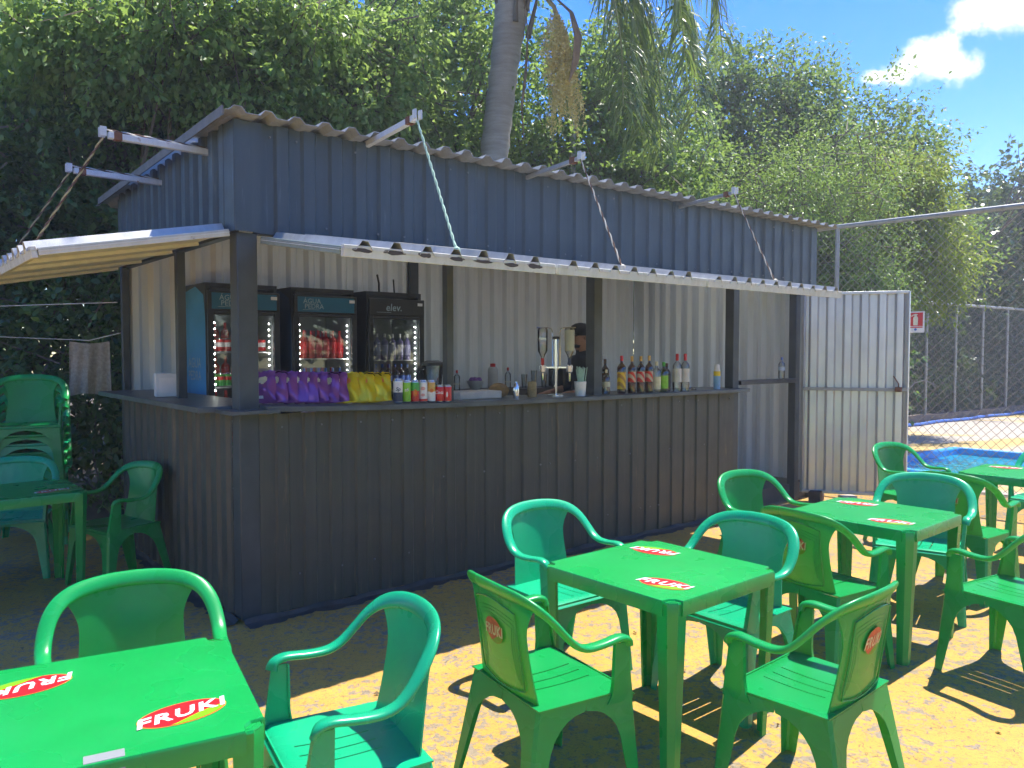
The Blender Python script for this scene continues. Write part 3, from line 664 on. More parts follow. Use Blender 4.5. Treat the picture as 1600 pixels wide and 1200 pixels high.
def make_table(mat):
    root = empty('plastic_table'); S = .362; n_ = .055; H = .72
    top = MB()
    def outline(s, z):
        a = S*s; b = a-n_; c_ = a-.020
        pts = []
        for (sx, sy, swap) in ((1, -1, 0), (1, 1, 1), (-1, 1, 0), (-1, -1, 1)):
            q = [(sx*b, sy*a), (sx*(b+.004), sy*(a-.034)), (sx*(a-.034), sy*(b+.004)), (sx*a, sy*b)]
            pts += q if not swap else q[::-1]
        return [(x, y, z) for x, y in pts]
    L = [outline(1, .660), outline(1.0, .712), outline(.992, .7185), outline(.965, .7198)]
    N = len(L[0])
    for r_ in L: top.v += r_
    top.f = [(k*N+i, k*N+(i+1) % N, (k+1)*N+(i+1) % N, (k+1)*N+i) for k in range(3) for i in range(N)]+[tuple(3*N+i for i in range(N))]
    top.m = [0]*len(top.f)
    tp = top.build('tabletop', mat, root, smooth=30, solid=.005, off=-1)
    for sx in (1, -1):
        for sy in (1, -1):
            mb = MB(); rows = []
            for z, w, ins in ((0, .048, .030), (.005, .050, .030), (.40, .066, .016), (.655, .078, .007), (.706, .080, .006), (.713, .072, .010)):
                a = S-ins; cc = .030*w/.08
                pl = [(a-w, a), (a-cc, a), (a, a-cc), (a, a-w), (a-.012, a-w), (a-.012, a-cc-.006), (a-cc-.006, a-.012), (a-w, a-.012)]
                rows.append([(sx*x, sy*y, z) for x, y in pl])
            for r_ in rows: mb.v += r_
            mb.f = [(k*8+i, k*8+(i+1) % 8, (k+1)*8+(i+1) % 8, (k+1)*8+i) for k in range(len(rows)-1) for i in range(8)]
            k = len(rows)-1
            mb.add([(sx*(S-.012-x), sy*(S-.012-y), .711) for x, y in ((.07, 0), (.018, 0), (0, .018), (0, .07), (.055, .055))], [(0, 1, 2, 3, 4)])
            mb.f += [(0, 1, 6, 7), (1, 2, 5, 6), (2, 3, 4, 5)]; mb.m = [0]*len(mb.f)
            mb.build('leg', mat, root, smooth=30)
    lg = logo_mb(None, .235)
    for sgn in (0, 1):
        lg_o = MB(); lg_o.v, lg_o.f, lg_o.m = list(lg.v), list(lg.f), list(lg.m)
        lg_o.build('logo_sticker', [L_RED, L_GRN, L_WHT, L_EDGE], tp, smooth=0, loc=((.18, -.187, .7200) if not sgn else (-.18, .187, .7200)), rot=(0, 0, R(12)+(PI if sgn else 0)))
    return root
chair_g = make_chair(GREEN); chair_t = make_chair(TEAL); table_p = make_table(TABLEM)
used = set()
def put(proto, x, y, a, label, cat, group, z=0):
    o = proto if proto.name not in used else copy_tree(proto); used.add(proto.name)
    o.location = (x, y, z); o.rotation_euler = (0, 0, a)
    return tag(o, label, cat, group)
TAPE = (-.044,)
TG = 'green plastic tables set out in front of the kiosk'; CG = 'green plastic armchairs around the tables'
for (x, y, a, l) in ((.635, 3.375, .704-PI/2, 'green plastic table with two red oval badges in the middle foreground'),
                     (2.081, 4.521, .723-PI/2, 'green plastic table standing in front of the open door, right of the middle table'),
                     (-1.092, 2.07, .495, 'green plastic table cut off by the lower left corner'),
                     (3.91, 6.0, .735-PI/2, 'green plastic table farthest right, beside the fence and pool'),
                     (-3.307, 5.23, .72, 'green plastic table in deep shade left of the kiosk')):
    o = put(table_p, x, y, a, l, 'table', TG)
    if 'lower left' in l: mb = MB(); mb.grid(lambda p, q: (TAPE[0]+.085*p, -.364-.0*q if q > .5 else -.30+(-.062)*q*2, (.7208 if q < .6 else .695)), 6, 2); mb.v = [(TAPE[0]+.085*(i % 7)/6, (-.318, -.3545, -.3645)[i//7], (.7212, .7205, .69)[i//7]) for i in range(21)]; mb.build('tape_patch', plain('grey_tape', (.33, .35, .34), .4, .2), o)
CH = [('g', -1.263, 2.62, 3.637, 'bright green plastic chair behind the nearest left table, facing the camera'),
      ('t', -.53, 2.389, 2.085, 'teal green plastic chair at the right end of the nearest left table'),
      ('t', .281, 4.015, -2.478, 'teal green plastic chair between the kiosk wall and the middle table'),
      ('t', 1.01, 3.72, 2.253, 'teal green plastic chair at the right side of the middle table, facing left'),
      ('g', .149, 2.912, -1.016, 'green plastic chair at the left of the middle table, red badge on its back'),
      ('g', 1.072, 2.861, .734, 'green plastic chair nearest the camera at the middle table, back to the right'),
      ('g', 1.67, 5.085, -2.62, 'green plastic chair against the dark kiosk wall beside the doorway'),
      ('t', 2.586, 4.962, 2.55, 'teal green plastic chair in front of the open galvanised door'),
      ('g', 1.663, 4.155, -.98, 'green plastic chair between the middle table and the table by the door, seen from behind'),
      ('g', 2.532, 3.993, .52, 'green plastic chair cut off by the right edge, its seat slots shadowed on the ground'),
      ('g', 3.424, 6.708, -2.65, 'green plastic chair standing before the pool at the end of the door'),
      ('g', 3.11, 5.378, -.93, 'green plastic chair with back badge at the farthest right table'),
      ('t', 4.42, 6.45, 2.263, 'green plastic chair at the far side of the farthest right table, mostly out of view'),
      ('g', -2.80, 5.52, 2.55, 'green plastic chair in shade against the left side of the kiosk'),
      ('t', -3.677, 5.765, 3.495, 'teal green plastic chair in shade behind the left shaded table'),
      ('g', -3.80, 5.16, KA-PI/2, 'green plastic chair pushed under the shaded table at the left edge')]
for k, x, y, a, l in CH: put(chair_g if k == 'g' else chair_t, x, y, a, l, 'chair', CG)
sa = R(205); sd = Vector((-math.sin(sa), math.cos(sa), 0))
for i in range(9):
    p = Vector((-4.12, 6.75, 0))+sd*.018*i
    put(chair_g if i % 3 else chair_t, p.x, p.y, sa, 'green plastic chair on top of the tall stack at the left edge' if i == 8 else 'green plastic chair nested below the top one in the stack at the left edge', 'chair', 'stacked green chairs', z=.075*i)

# ------------------------------------------------------------------ fridges and what is in them
FBLACK = plain('fridge_black', (.022, .026, .030), .35, 0, .2)
FBLUE = plain('fridge_blue_wrap', (.03, .30, .58), .35, 0, .15, 3)
FTEAL = plain('fridge_teal_header', (.012, .15, .26), .35, 0, .12, 4)
FNAVY = plain('fridge_navy_wrap', (.008, .045, .11), .35, 0, .15, 4)
FINNER = plain('fridge_liner', (.22, .23, .25), .5, 0, .06)
SHELF = plain('wire_shelf', (.5, .52, .53), .4, .5)
PALEPRINT = plain('pale_print', (.34, .46, .52), .5, 0, .05, 30)
W_, D_, H_ = .625, .62, 2.04
def can_mesh(name, bands, h=.12, r=.031):
    """bands = [(top fraction, material)] from the bottom up"""
    prof = [(r*.78, 0), (r*.96, h*.03), (r, h*.08)]; mi = [0, 0]; mats = [CHROME]
    z0 = .08
    for fr, m in bands:
        if m not in mats: mats.append(m)
        prof.append((r, h*(z0+(.90-z0)*fr))); mi.append(mats.index(m))
    prof += [(r*.97, h*.93), (r*.80, h*.985), (r*.80, h), (r*.72, h*.985)]; mi += [0, 0, 0, 0]
    mb = MB(); mb.lathe(prof, 14, (0, 0, 0), mi); return mb.mesh(name, mats, 40)
C = {}
for nm, c in dict(red=(.55, .015, .02), white=(.72, .72, .72), green=(.06, .36, .06), lime=(.22, .52, .03), amber=(.55, .30, .04), navy=(.015, .035, .09), gold=(.60, .36, .08), pink=(.62, .28, .26), blue=(.04, .12, .45), orange=(.62, .16, .02),
                  purple=(.14, .03, .25), yellow=(.75, .56, .01), cream=(.68, .62, .42), brown=(.12, .06, .03)).items():
    C[nm] = plain('print_'+nm, c, .35, 0, .12, 30)
M_CAN = {'red and white': can_mesh('drink_can', [(.35, C['red']), (.75, C['white']), (1, C['red'])]),
         'green and red': can_mesh('drink_can', [(.5, C['green']), (.8, C['red']), (1, C['green'])]),
         'amber': can_mesh('drink_can', [(.4, C['amber']), (.7, C['red']), (1, C['amber'])]),
         'dark green': can_mesh('drink_can', [(.6, C['green']), (.7, C['white']), (1, C['green'])])}
def bottle_mesh(name, h, r, body, cap, label, lz=(.18, .58), neck=.30, capz=.86, shoulder=.68):
    prof = [(r*.9, 0), (r, .02*h/.3), (r, h*lz[0]), (r*1.012, h*lz[0]), (r*1.012, h*lz[1]), (r, h*lz[1]), (r, h*shoulder), (r*.8, h*(shoulder+.05)), (r*neck*1.15, h*(shoulder+.12)), (r*neck, h*capz), (r*neck*1.18, h*capz), (r*neck*1.18, h*.995), (r*neck, h)]
    mi = [0, 0, 2, 2, 2, 0, 0, 0, 0, 1, 1, 1]
    mb = MB(); mb.lathe(prof, 16, (0, 0, 0), mi); return mb.mesh(name, [body, cap, label], 40)
M_PET = {'red': bottle_mesh('soda_bottle', .26, .036, plain('cola_red_wrap', (.42, .03, .025), .25), C['red'], C['red']),
         'clear blue': bottle_mesh('soda_bottle', .26, .034, CLEAR, C['blue'], C['blue'], (.35, .55)),
         'violet': bottle_mesh('soda_bottle', .26, .034, plain('violet_drink', (.20, .17, .38), .3), C['white'], plain('pale_violet_label', (.42, .40, .62), .4))}
def mesh_obj(name, me, p, rz=0):
    o = bpy.data.objects.new(name, me); col.objects.link(o); o.location = p; o.rotation_euler = (0, 0, rz); return o
def fridge(u0, v0, side, header, title, label, rows, which):
    f = empty('drinks_fridge', KP(u0, v0, FLOOR), KA); tag(f, label, 'fridge', 'glass-door drinks fridges along the back wall')
    t = .035
    mb = MB(); mb.box((t/2, D_/2+.03, H_/2), (t, D_-.06, H_)); mb.box((W_-t/2, D_/2+.03, H_/2), (t, D_-.06, H_)); mb.box((W_/2, D_/2+.03, H_-.02), (W_-2*t, D_-.06, .04)); mb.box((W_/2, D_/2+.03, .09), (W_-2*t, D_-.06, .18)); mb.box((W_/2, D_-.02, H_/2), (W_-2*t, .035, H_-.4))
    mb.build('cabinet', FBLACK, f)
    mb = MB(); mb.box((W_/2, D_-.045, H_/2), (W_-2*t-.002, .01, H_-.42)); 
    for x in (t+.004, W_-t-.004): mb.box((x, D_/2, H_/2), (.006, D_-.14, H_-.42))
    mb.build('inner_liner', FINNER, f)
    if side:
        mb = MB(); mb.add([(-.003, .06, .12), (-.003, D_-.02, .02), (-.003, D_-.02, H_-.06), (-.003, .30, H_-.02), (-.003, .10, H_-.10), (-.003, .06, H_-.30)], [(0, 1, 2, 3, 4, 5)]); mb.build('side_wrap', side, f, smooth=0)
    # door
    d = empty('door', (0, 0, 0)); d.parent = f
    mb = MB(); fw = .05
    mb.box((fw/2, .015, 1.02), (fw, .03, 1.80)); mb.box((W_-fw/2, .015, 1.02), (fw, .03, 1.80)); mb.box((W_/2, .015, .14), (W_-2*fw, .03, .05)); mb.box((W_/2, .015, 1.79), (W_-2*fw, .03, .03))
    mb.build('door_frame', FBLACK, d, bevel=.004)
    MB().box((W_/2, .016, .97), (W_-2*fw, .006, 1.62)).build('glass_pane', FR_GLASS, d)
    MB().box((W_-.075, -.02, 1.0), (.018, .02, .5)).build('handle', BLACK, d, bevel=.004)
    hd = MB().box((W_/2, .013, 1.89), (W_, .034, .165)).build('header_panel', FBLACK, f, bevel=.006)
    MB().add([(.03, -.0055, 1.82), (W_-.03, -.0055, 1.82), (W_-.03, -.0055, 1.955), (.03, -.0055, 1.955)], [(0, 1, 2, 3)]).build('header_print', header, hd, smooth=0)
    tm = MB()
    for txt, x, z, s_ in title:
        vs_, fs_ = text_mb(txt, s_, .12 if txt.islower() else 0, s_*.006); tm.add([(x+a, -.0075, z+b) for a, b, c in vs_], fs_)
    tm.add([(.08, -.0075, 1.838), (.24, -.0075, 1.838), (.24, -.0075, 1.841), (.08, -.0075, 1.841)], [(0, 1, 2, 3)])
    tm.build('header_lettering', PALEPRINT, hd, smooth=0)
    MB().box((W_-.055, -.009, 1.925), (.055, .004, .028)).build('price_tag', WHITE, hd)
    for x in ((.068,) if which < 2 else ()) + (W_-.082,):
        mb = MB()
        for k in range(28): mb.box((x, .045, .30+k*.052), (.0055, .005, .008))
        mb.build('led_strip', LED, f)
    if side is FBLUE:
        tm = MB()
        for txt, z, s_ in (('ÁGUA', 1.36, .125), ('PEDRA', 1.25, .115)):
            vs_, fs_ = text_mb(txt, s_, 0, .0008, 1.0, .95); tm.add([(-.0055, .34-a, z+b) for a, b, c in vs_], fs_)
        for k in range(7):
            zz = .62-k*.075; vs_, fs_ = text_mb('acqdlo'[k % 6], .09, .2, 0); tm.add([(-.0055, .36-b, zz-a*.0-.0+a*.6) for a, b, c in vs_], fs_)
        tm.build('side_lettering', PALEPRINT, f, smooth=0)
    for z, (kind, me, lbl, n) in rows:
        MB().box((W_/2, .30, z-.008), (W_-2*t-.02, .44, .008)).build('shelf', SHELF, f)
        for i in range(n):
            p = KP(u0+.095+i*(W_-.19)/(n-1), v0+.17, FLOOR+z-.003)
            tag(mesh_obj(kind, me, p), lbl, kind.replace('_', ' ').split()[-1], lbl.split(' on ')[1])
        if which < 2:  # back rows added to imitate dark red reflections between the drinks
            for i in range(6):
                p = KP(u0+.09+i*(W_-.18)/5, v0+.36, FLOOR+z-.003); b_ = lbl.split(' on ')[1]
                tag(mesh_obj('soda_bottle', M_PET['red'], p), 'red soda bottle added in the back row on '+b_, 'bottle', 'added red bottles at the back of '+b_)
fridge(.515, 2.04, FBLUE, FTEAL, [('ÁGUA', .18, 1.915, .062), ('PEDRA', .20, 1.868, .062)], 'drinks fridge with bright blue side behind the corner post',
       [(1.46, ('drink_can', M_CAN['red and white'], 'red and white can on the top shelf of the blue-sided fridge', 8)), (1.16, ('drink_can', M_CAN['green and red'], 'green and red can on the second shelf of the blue-sided fridge', 8)),
        (.86, ('drink_can', M_CAN['amber'], 'amber can on the third shelf of the blue-sided fridge', 8)), (.56, ('drink_can', M_CAN['dark green'], 'green can on the lowest shelf of the blue-sided fridge', 8))], 0)
fridge(1.275, 2.04, FNAVY, FTEAL, [('ÁGUA', .17, 1.915, .062), ('PEDRA', .19, 1.868, .062)], 'middle drinks fridge with teal header and red bottles inside',
       [(1.40, ('soda_bottle', M_PET['red'], 'red soda bottle on the top shelf of the middle fridge', 7)), (1.05, ('soda_bottle', M_PET['clear blue'], 'clear bottle with blue label on the second shelf of the middle fridge', 7)), (.72, ('soda_bottle', M_PET['violet'], 'violet bottle on the lower shelf of the middle fridge', 7))], 1)
fridge(2.03, 2.04, None, FBLACK, [('elev.', .27, 1.885, .10)], 'black drinks fridge nearest the blender with lettering on its header',
       [(1.38, ('soda_bottle', M_PET['violet'], 'violet bottle on the top shelf of the black fridge', 6)), (1.08, ('soda_bottle', M_PET['clear blue'], 'clear bottle with blue label on the upper shelf of the black fridge', 7)), (.80, ('drink_can', M_CAN['dark green'], 'green can on the middle shelf of the black fridge', 6)), (.5, ('drink_can', M_CAN['amber'], 'amber can on the lower shelf of the black fridge', 6))], 2)

# ------------------------------------------------------------------ things on the counters
ORD = ['first', 'second', 'third', 'fourth', 'fifth', 'sixth', 'seventh', 'eighth', 'ninth', 'tenth']
def bag(name, base, disc, seed, p, rz, lean, roll=0):
    rn = random.Random(seed); w, h, th = .165, .215, .030; mb = MB(); nu, nv = 20, 24
    ph = [rn.uniform(0, 6) for _ in range(4)]
    for sgn in (-1, 1):
        o = len(mb.v)
        def fn(a, b):
            x = (2*a-1); z = b
            e = max(0, (1-abs(x)**2.6))*max(0, math.sin(PI*min(1, max(0, (b-.03)/.90))))**.7 if .03 < b < .93 else 0
            y = sgn*th*e*(.85+.20*math.sin(5*x+ph[0]+3*b)+.16*math.sin(13*b+ph[1]+4*x)+.10*math.sin(23*x*b+ph[2]))+.006*math.sin(7*b+3*x+ph[3])
            cw = w/2*(1-.07*math.sin(PI*b)) + .003*math.sin(9*b+ph[2])
            zz = h*b + (.004*math.sin(14*x+ph[3]) if b > .9 else 0) - .020*x**4*(b > .8)
            return (x*cw, y+.003*math.sin(18*x)*(b > .93), zz)
        mb.grid(fn, nu, nv)
        for k in range(nu*nv):
            i, j = k % nu, k//nu; x = (i+.5)/nu*2-1; z = (j+.5)/nv
            if sgn < 0:
                q = (x/.40)**2+((z-.68)/.12)**2
                mb.m[len(mb.m)-nu*nv+k] = 1 if q < 1 else (2 if (abs(x+.2) < .22 and .14 < z < .19) else 0)
    return tag(mb.build(name, [base, disc, C['white']], None, p, (lean, roll, rz), smooth=50, weld=True))
foil = lambda n, c: plain(n, c, .24, .35, .10, 6)
PURP = foil('purple_foil', (.27, .08, .34)); YELF = foil('yellow_foil', (.80, .60, .012))
us = [.20, .272, .34, .408, .476, .544, .612, .68]
for i, u in enumerate(us):
    o = bag('snack_bag', PURP, C['cream'], 10+i, KP(u, .12-.006*i, zc(u)+.010), KA-R(36)+R((i*37 % 13)-6), R(-24), R(-9+(i*29 % 5)))
    tag(o, f'purple foil snack bag, {ORD[i]} of the purple row from the corner post', 'snack bag', 'purple snack bags on the counter')
o = bag('snack_bag', PURP, C['cream'], 31, KP(.13, .30, 1.316), KA-R(60), R(-30)); tag(o, 'single purple snack bag left of the corner post', 'snack bag', 'purple snack bags on the counter')
for i, u in enumerate((.755, .812, .87, .928, .986)):
    o = bag('snack_bag', YELF, C['orange'], 50+i, KP(u, .07-.006*i, zc(u)+.010), KA-R(34)+R((i*23 % 13)-6), R(-24), R(-9+(i*17 % 5)))
    tag(o, f'yellow foil snack bag, {ORD[i]} yellow one counted from the purple bags', 'snack bag', 'yellow snack bags on the counter')
def patch_can(name, h, r, bands, text=None, tcol=None, rz=0, p=(0, 0, 0), label='', dots=()):
    me = can_mesh(name, bands, h, r); o = mesh_obj(name, me, p, rz); tag(o, label, 'can', 'sample drink cans standing on the counter')
    mb = MB()
    def wrap(x, z, lift=.0006):
        a = -PI/2+x/r; return ((r+lift)*math.cos(a), (r+lift)*math.sin(a), z)
    for (x, z, rx, rzz) in dots:
        n = 14; mb.add([wrap(x, z)]+[wrap(x+rx*math.cos(2*PI*k/n), z+rzz*math.sin(2*PI*k/n)) for k in range(n)], [(0, 1+k, 1+(k+1) % n) for k in range(n)])
    if text:
        vs_, fs_ = text_mb(text, r*1.05, .25, r*.02); mb.add([wrap(a, h*.58+b, .0009) for a, b, c in vs_], fs_, 1)
    if mb.v: mb.build('can_print', [tcol or C['white'], tcol or C['white']], o, smooth=0)
    return o
cu0, cv0 = 1.045, -.02
cdx = Vector((.030, -.026))
specs = [(.168, .033, [(.45, C['navy']), (1, C['white'])], 'Sp', C['navy'], 'tall white and navy can, first of the can row', [(.012, .05, .008, .016)]),
         (.158, .0305, [(1, C['lime'])], 'tô', C['white'], 'tall lime green can in the can row', []),
         (.158, .0305, [(.55, C['red']), (1, C['green'])], None, C['orange'], 'tall green and red can in the can row', [(.004, .07, .015, .025)]),
         (.158, .0305, [(.12, C['red']), (1, C['white'])], None, C['pink'], 'tall white and pink can in the can row', [(0, .10, .016, .012), (0, .055, .014, .01)]),
         (.158, .0305, [(.5, C['white']), (1, C['gold'])], None, C['orange'], 'tall gold and white can in the can row', [(.004, .085, .014, .014)]),
         (.122, .0315, [(1, C['red'])], 'Coca', C['white'], 'short red cola can with white script beside the tall cans', []),
         (.122, .0315, [(1, C['red'])], None, C['white'], 'short red can at the right end of the can row, beside the post', [(0, .055, .006, .02)])]
for i, (h, r, b, t, tcl, lb, dots) in enumerate(specs):
    u, v = 1.085+i*.0635, -.02-.006*i
    face = math.atan2(-KP(u, v, 0).y, -KP(u, v, 0).x)+PI/2
    patch_can('drink_can', h, r, b, t, tcl, face, KP(u, v, zc(u)+.001), lb, dots)
# blender
bl = empty('blender', KP(1.80, .62, 1.10), KA); tag(bl, 'blender with clear jug and black handle behind the thin post', 'blender')
MB().lathe([(.085, 0), (.095, .02), (.08, .12), (.06, .17)], 18).build('motor_base', BLACK, bl)
MB().lathe([(.055, .17), (.06, .19), (.085, .42), (.088, .43), (.082, .43), (.056, .20)], 18).build('jug', CLEAR, bl)
MB().lathe([(.088, .43), (.088, .455), (.05, .47), (.03, .47)], 18).build('lid', BLACK, bl)
MB().tube([(-.08, 0, .41), (-.135, 0, .41), (-.145, 0, .38), (-.140, 0, .25), (-.11, 0, .22), (-.068, 0, .22)], .011, 8).build('handle', BLACK, bl)
MB().box((1.85, .68, 1.06), (1.0, .4, .04)).build('blender_shelf', BLACK, kiosk); MB().box((1.85, .68, .62), (.9, .05, .84)).build('shelf_leg', BLACK, kiosk)
# spirits on the counter
def bottle(name, u, v, h, r, body, cap, label, lb, **kw):
    o = mesh_obj(name, bottle_mesh(name, h, r, body, cap, label, **kw), KP(u, v, zc(u)+.001), 0); return tag(o, lb, 'bottle', 'bottles lined up on the counter')
def wl(n, a, b, ang=.5):
    if n in MATS: return MATS[n]
    m, nt, bs = new_mat(n); wv = nt.nodes.new('ShaderNodeTexWave'); wv.bands_direction = 'DIAGONAL'; wv.inputs['Scale'].default_value = 9
    t = nt.nodes.new('ShaderNodeTexCoord'); nt.links.new(t.outputs['Object'], wv.inputs['Vector'])
    nt.links.new(ramp(nt, wv.outputs['Fac'], [(.45, a), (.55, b)]), bs.inputs['Base Color']); MATS[n] = m; return m
RLBL = wl('red_slanted_label', (.55, .03, .02), (.50, .42, .30)); YLBL = wl('yellow_brown_label', (.75, .50, .02), (.42, .22, .03))
GOLDC = C['gold']
BT = [(3.20, .05, .21, .034, CLEAR, C['cream'], C['cream'], 'small clear bottle, first in the row right of the wide post', dict(lz=(.3, .5))),
      (3.30, .16, .30, .036, DARKGL, C['brown'], C['brown'], 'dark bottle standing behind the yellow-labelled bottle', {}),
      (3.36, .02, .33, .038, BROWNGL, C['red'], YLBL, 'bottle with red cap and yellow label on the counter', dict(lz=(.12, .56))),
      (3.47, .0, .325, .036, BROWNGL, GOLDC, RLBL, 'whisky bottle with slanted red label nearest the yellow-labelled bottle', dict(lz=(.30, .58))),
      (3.575, -.01, .325, .036, BROWNGL, GOLDC, RLBL, 'middle whisky bottle of three with slanted red labels', dict(lz=(.30, .58))),
      (3.675, -.02, .33, .036, BROWNGL, GOLDC, RLBL, 'right whisky bottle of three with slanted red labels', dict(lz=(.30, .58))),
      (3.775, -.02, .275, .040, CLEAR, C['cream'], C['cream'], 'bottle with cream label and cream cap between whisky and green bottle', dict(lz=(.10, .50))),
      (3.875, -.02, .27, .042, GREENGL, C['green'], C['lime'], 'green bottle with green cap on the counter', dict(lz=(.12, .55))),
      (3.965, .02, .26, .038, DARKGL, C['brown'], plain('dark_label', (.05, .05, .06), .5), 'dark squat bottle left of the two vodka bottles', {}),
      (4.04, -.04, .345, .040, CLEAR, C['red'], plain('vodka_label', (.62, .60, .58), .4), 'left clear vodka bottle with tall red cap', dict(lz=(.25, .60), capz=.82)),
      (4.145, -.05, .345, .040, CLEAR, C['red'], plain('vodka_label', (.62, .60, .58), .4), 'right clear vodka bottle with tall red cap', dict(lz=(.25, .60), capz=.82)),
      (4.86, .12, .22, .026, GREENGL, C['lime'], C['green'], 'slim green bottle beside the far counter post', {})]
for u, v, h, r, b, c, l, lb, kw in BT: bottle('liquor_bottle', u, v, h, r, b, c, l, lb, **kw)
sp = empty('spray_can', KP(4.70, .0, zc(4.7)), KA); tag(sp, 'blue and yellow spray can standing alone near the counter end', 'spray can')
MB().lathe([(.032, 0), (.033, .01), (.033, .13), (.033, .175), (.026, .195)], 14, (0, 0, 0), [0, 0, 1, 2]).build('body', [C['blue'], C['yellow'], WHITE], sp)
plain('spray_blue', (.25, .45, .65), .4); sp.children[0].data.materials[0] = MATS['spray_blue']
MB().lathe([(.026, .195), (.026, .232), (.022, .24)], 12).build('cap', WHITE, sp)
mb = MB(); mb.grid(lambda a, b: (.10*(a-.5)+.02*math.sin(6*b), .06*(b-.5), .022*math.sin(PI*a)*(1+.5*math.sin(9*a+7*b))+.004), 10, 8); o = mb.build('plastic_bag', CLEAR, None, KP(4.26, -.03, zc(4.2)), (0, 0, KA)); tag(o, 'crumpled clear plastic bag beside the vodka bottles', 'plastic bag')
# straw cup
sc2 = empty('straw_cup', KP(2.83, -.01, zc(2.83)), 0); tag(sc2, 'white cup full of pale green drinking straws next to the wide post', 'straw cup')
MB().lathe([(.040, 0), (.042, .005), (.050, .12), (.046, .12), (.038, .01)], 18).build('cup', WHITE, sc2)
STRAW = plain('pale_green_straw', (.45, .68, .58), .4, 0, .15, 20); rn = random.Random(3)
for k in range(26):
    a = rn.uniform(0, 2*PI); r0 = rn.uniform(0, .03); tx = rn.uniform(-.035, .035); ty = rn.uniform(-.03, .03)
    MB().tube([(r0*math.cos(a), r0*math.sin(a), .01), (r0*math.cos(a)+tx*.9, r0*math.sin(a)+ty*.9, .225+rn.uniform(-.02, .02))], .0032, 5).build('straw', STRAW, sc2)
# spirit dispenser
dp = empty('spirit_dispenser', KP(2.66, .10, zc(2.6)), KA-R(40)); tag(dp, 'chrome optic stand holding two upside-down bottles in front of the bartender', 'dispenser')
MB().lathe([(.07, 0), (.07, .012), (.02, .02)], 18).build('base', CHROME, dp)
MB().tube([(0, 0, .015), (0, 0, .22)], .010, 10).build('lower_rod', CHROME, dp); MB().tube([(0, 0, .22), (0, 0, .47)], .017, 12).build('column', CHROME, dp)
MB().lathe([(.022, .465), (.026, .47), (.026, .485), (.018, .49)], 12).build('collar', BLACK, dp)
for s_ in (-1, 1):
    MB().tube([(s_*.012, 0, .22), (s_*.03, 0, .24), (s_*.03, 0, .52), (s_*.04, 0, .55), (s_*.07, 0, .56), (s_*.16, 0, .56)], .005, 6).build('clamp_arm', CHROME, dp)
    MB().bar((0, 0, .235), (s_*.11, 0, .235), .02, .012).build('bracket', CHROME, dp)
    MB().lathe([(.006, .12), (.010, .13), (.012, .19), (.027, .20), (.029, .25), (.014, .26)], 12, (s_*.11, 0, 0)).build('optic', CHROME, dp)
    MB().lathe([(.013, .26), (.013, .31), (.018, .33), (.040, .37), (.042, .54), (.036, .555)], 16, (s_*.11, 0, 0), [1, 0, 0, 2, 0]).build('bottle', [CLEAR, C['red'] if s_ < 0 else C['navy'], CLEAR if s_ < 0 else plain('silver_label', (.42, .44, .38), .4)], dp)
# other bar things
def simple(name, cat, label, prof, u, v, z, mats, mi=0, n=16): return tag(MB().lathe(prof, n, (0, 0, 0), mi).build(name, mats, None, KP(u, v, z)), label, cat)
o = MB(); o.box((0, 0, .03), (.40, .22, .06)); o = o.build('tray', plain('cream_tray', (.58, .54, .47), .5), None, KP(1.90, .22, zc(1.9)), (0, 0, KA), bevel=.008); tag(o, 'flat cream tray on the counter right of the thin post', 'tray')
o = MB(); 
o.grid(lambda a, b: (.085*math.cos(2*PI*a)*math.sin(PI*b), .075*math.sin(2*PI*a)*math.sin(PI*b), .055-.055*math.cos(PI*b)+.006*math.sin(9*a*PI*2+5*b)), 16, 8)
tag(o.build('bread_loaf', plain('brown_crust', (.28, .17, .06), .8, 0, .3, 20), None, KP(2.17, .24, zc(2.2)), (0, 0, 0), weld=True), 'round brown loaf or coconut on a tray in the middle of the counter', 'food')
simple('tin_canister', 'canister', 'tall straw-coloured canister on the counter left of the dispenser', [(.035, 0), (.037, .005), (.037, .12), (.030, .125)], 2.40, .10, zc(2.4), plain('cane_weave', (.35, .26, .12), .7, 0, .3, 60))
simple('steel_shaker', 'shaker', 'small shiny steel shaker on the counter beside the brown loaf', [(.022, 0), (.026, .06), (.022, .10), (.010, .12), (.010, .13)], 2.20, .06, zc(2.2), CHROME)
zs_ = 1.216
simple('mixing_bowl', 'bowl', 'white bowl of dark fruit on the back shelf', [(.04, 0), (.06, .02), (.10, .10), (.094, .10), (.05, .025)], 3.55, 2.38, zs_, WHITE)
for k in range(6):
    simple('dark_fruit', 'fruit', 'dark fruit heaped in the white bowl on the back shelf', [(.004, 0), (.03, .012), (.035, .03), (.02, .055), (.004, .06)], 3.55+.045*math.cos(k*1.05), 2.38+.045*math.sin(k*1.05), zs_+.07+.01*(k % 2), C['purple'])['group'] = 'dark fruit in the bowl'
simple('thermos_flask', 'flask', 'grey flask with red lid on the back shelf', [(.055, 0), (.058, .01), (.058, .22), (.04, .25), (.03, .25), (.03, .285), (.005, .29)], 3.80, 2.38, zs_, [plain('flask_grey', (.50, .49, .46), .4), C['red']], [0, 0, 0, 0, 1, 1])
for i, (u, h, m, lb) in enumerate(((4.02, .24, CLEAR, 'clear bottle with red cap right of the grey flask on the back shelf'), (3.05, .14, GREENGL, 'bunch-like green glass jar on the back shelf'), (3.30, .22, CLEAR, 'clear bottle left of the white bowl on the back shelf'))):
    o = mesh_obj('glass_bottle', bottle_mesh('glass_bottle', h, .035, m, C['red'], C['cream'], lz=(.3, .32)), KP(u, 2.38, zs_)); tag(o, lb, 'bottle')
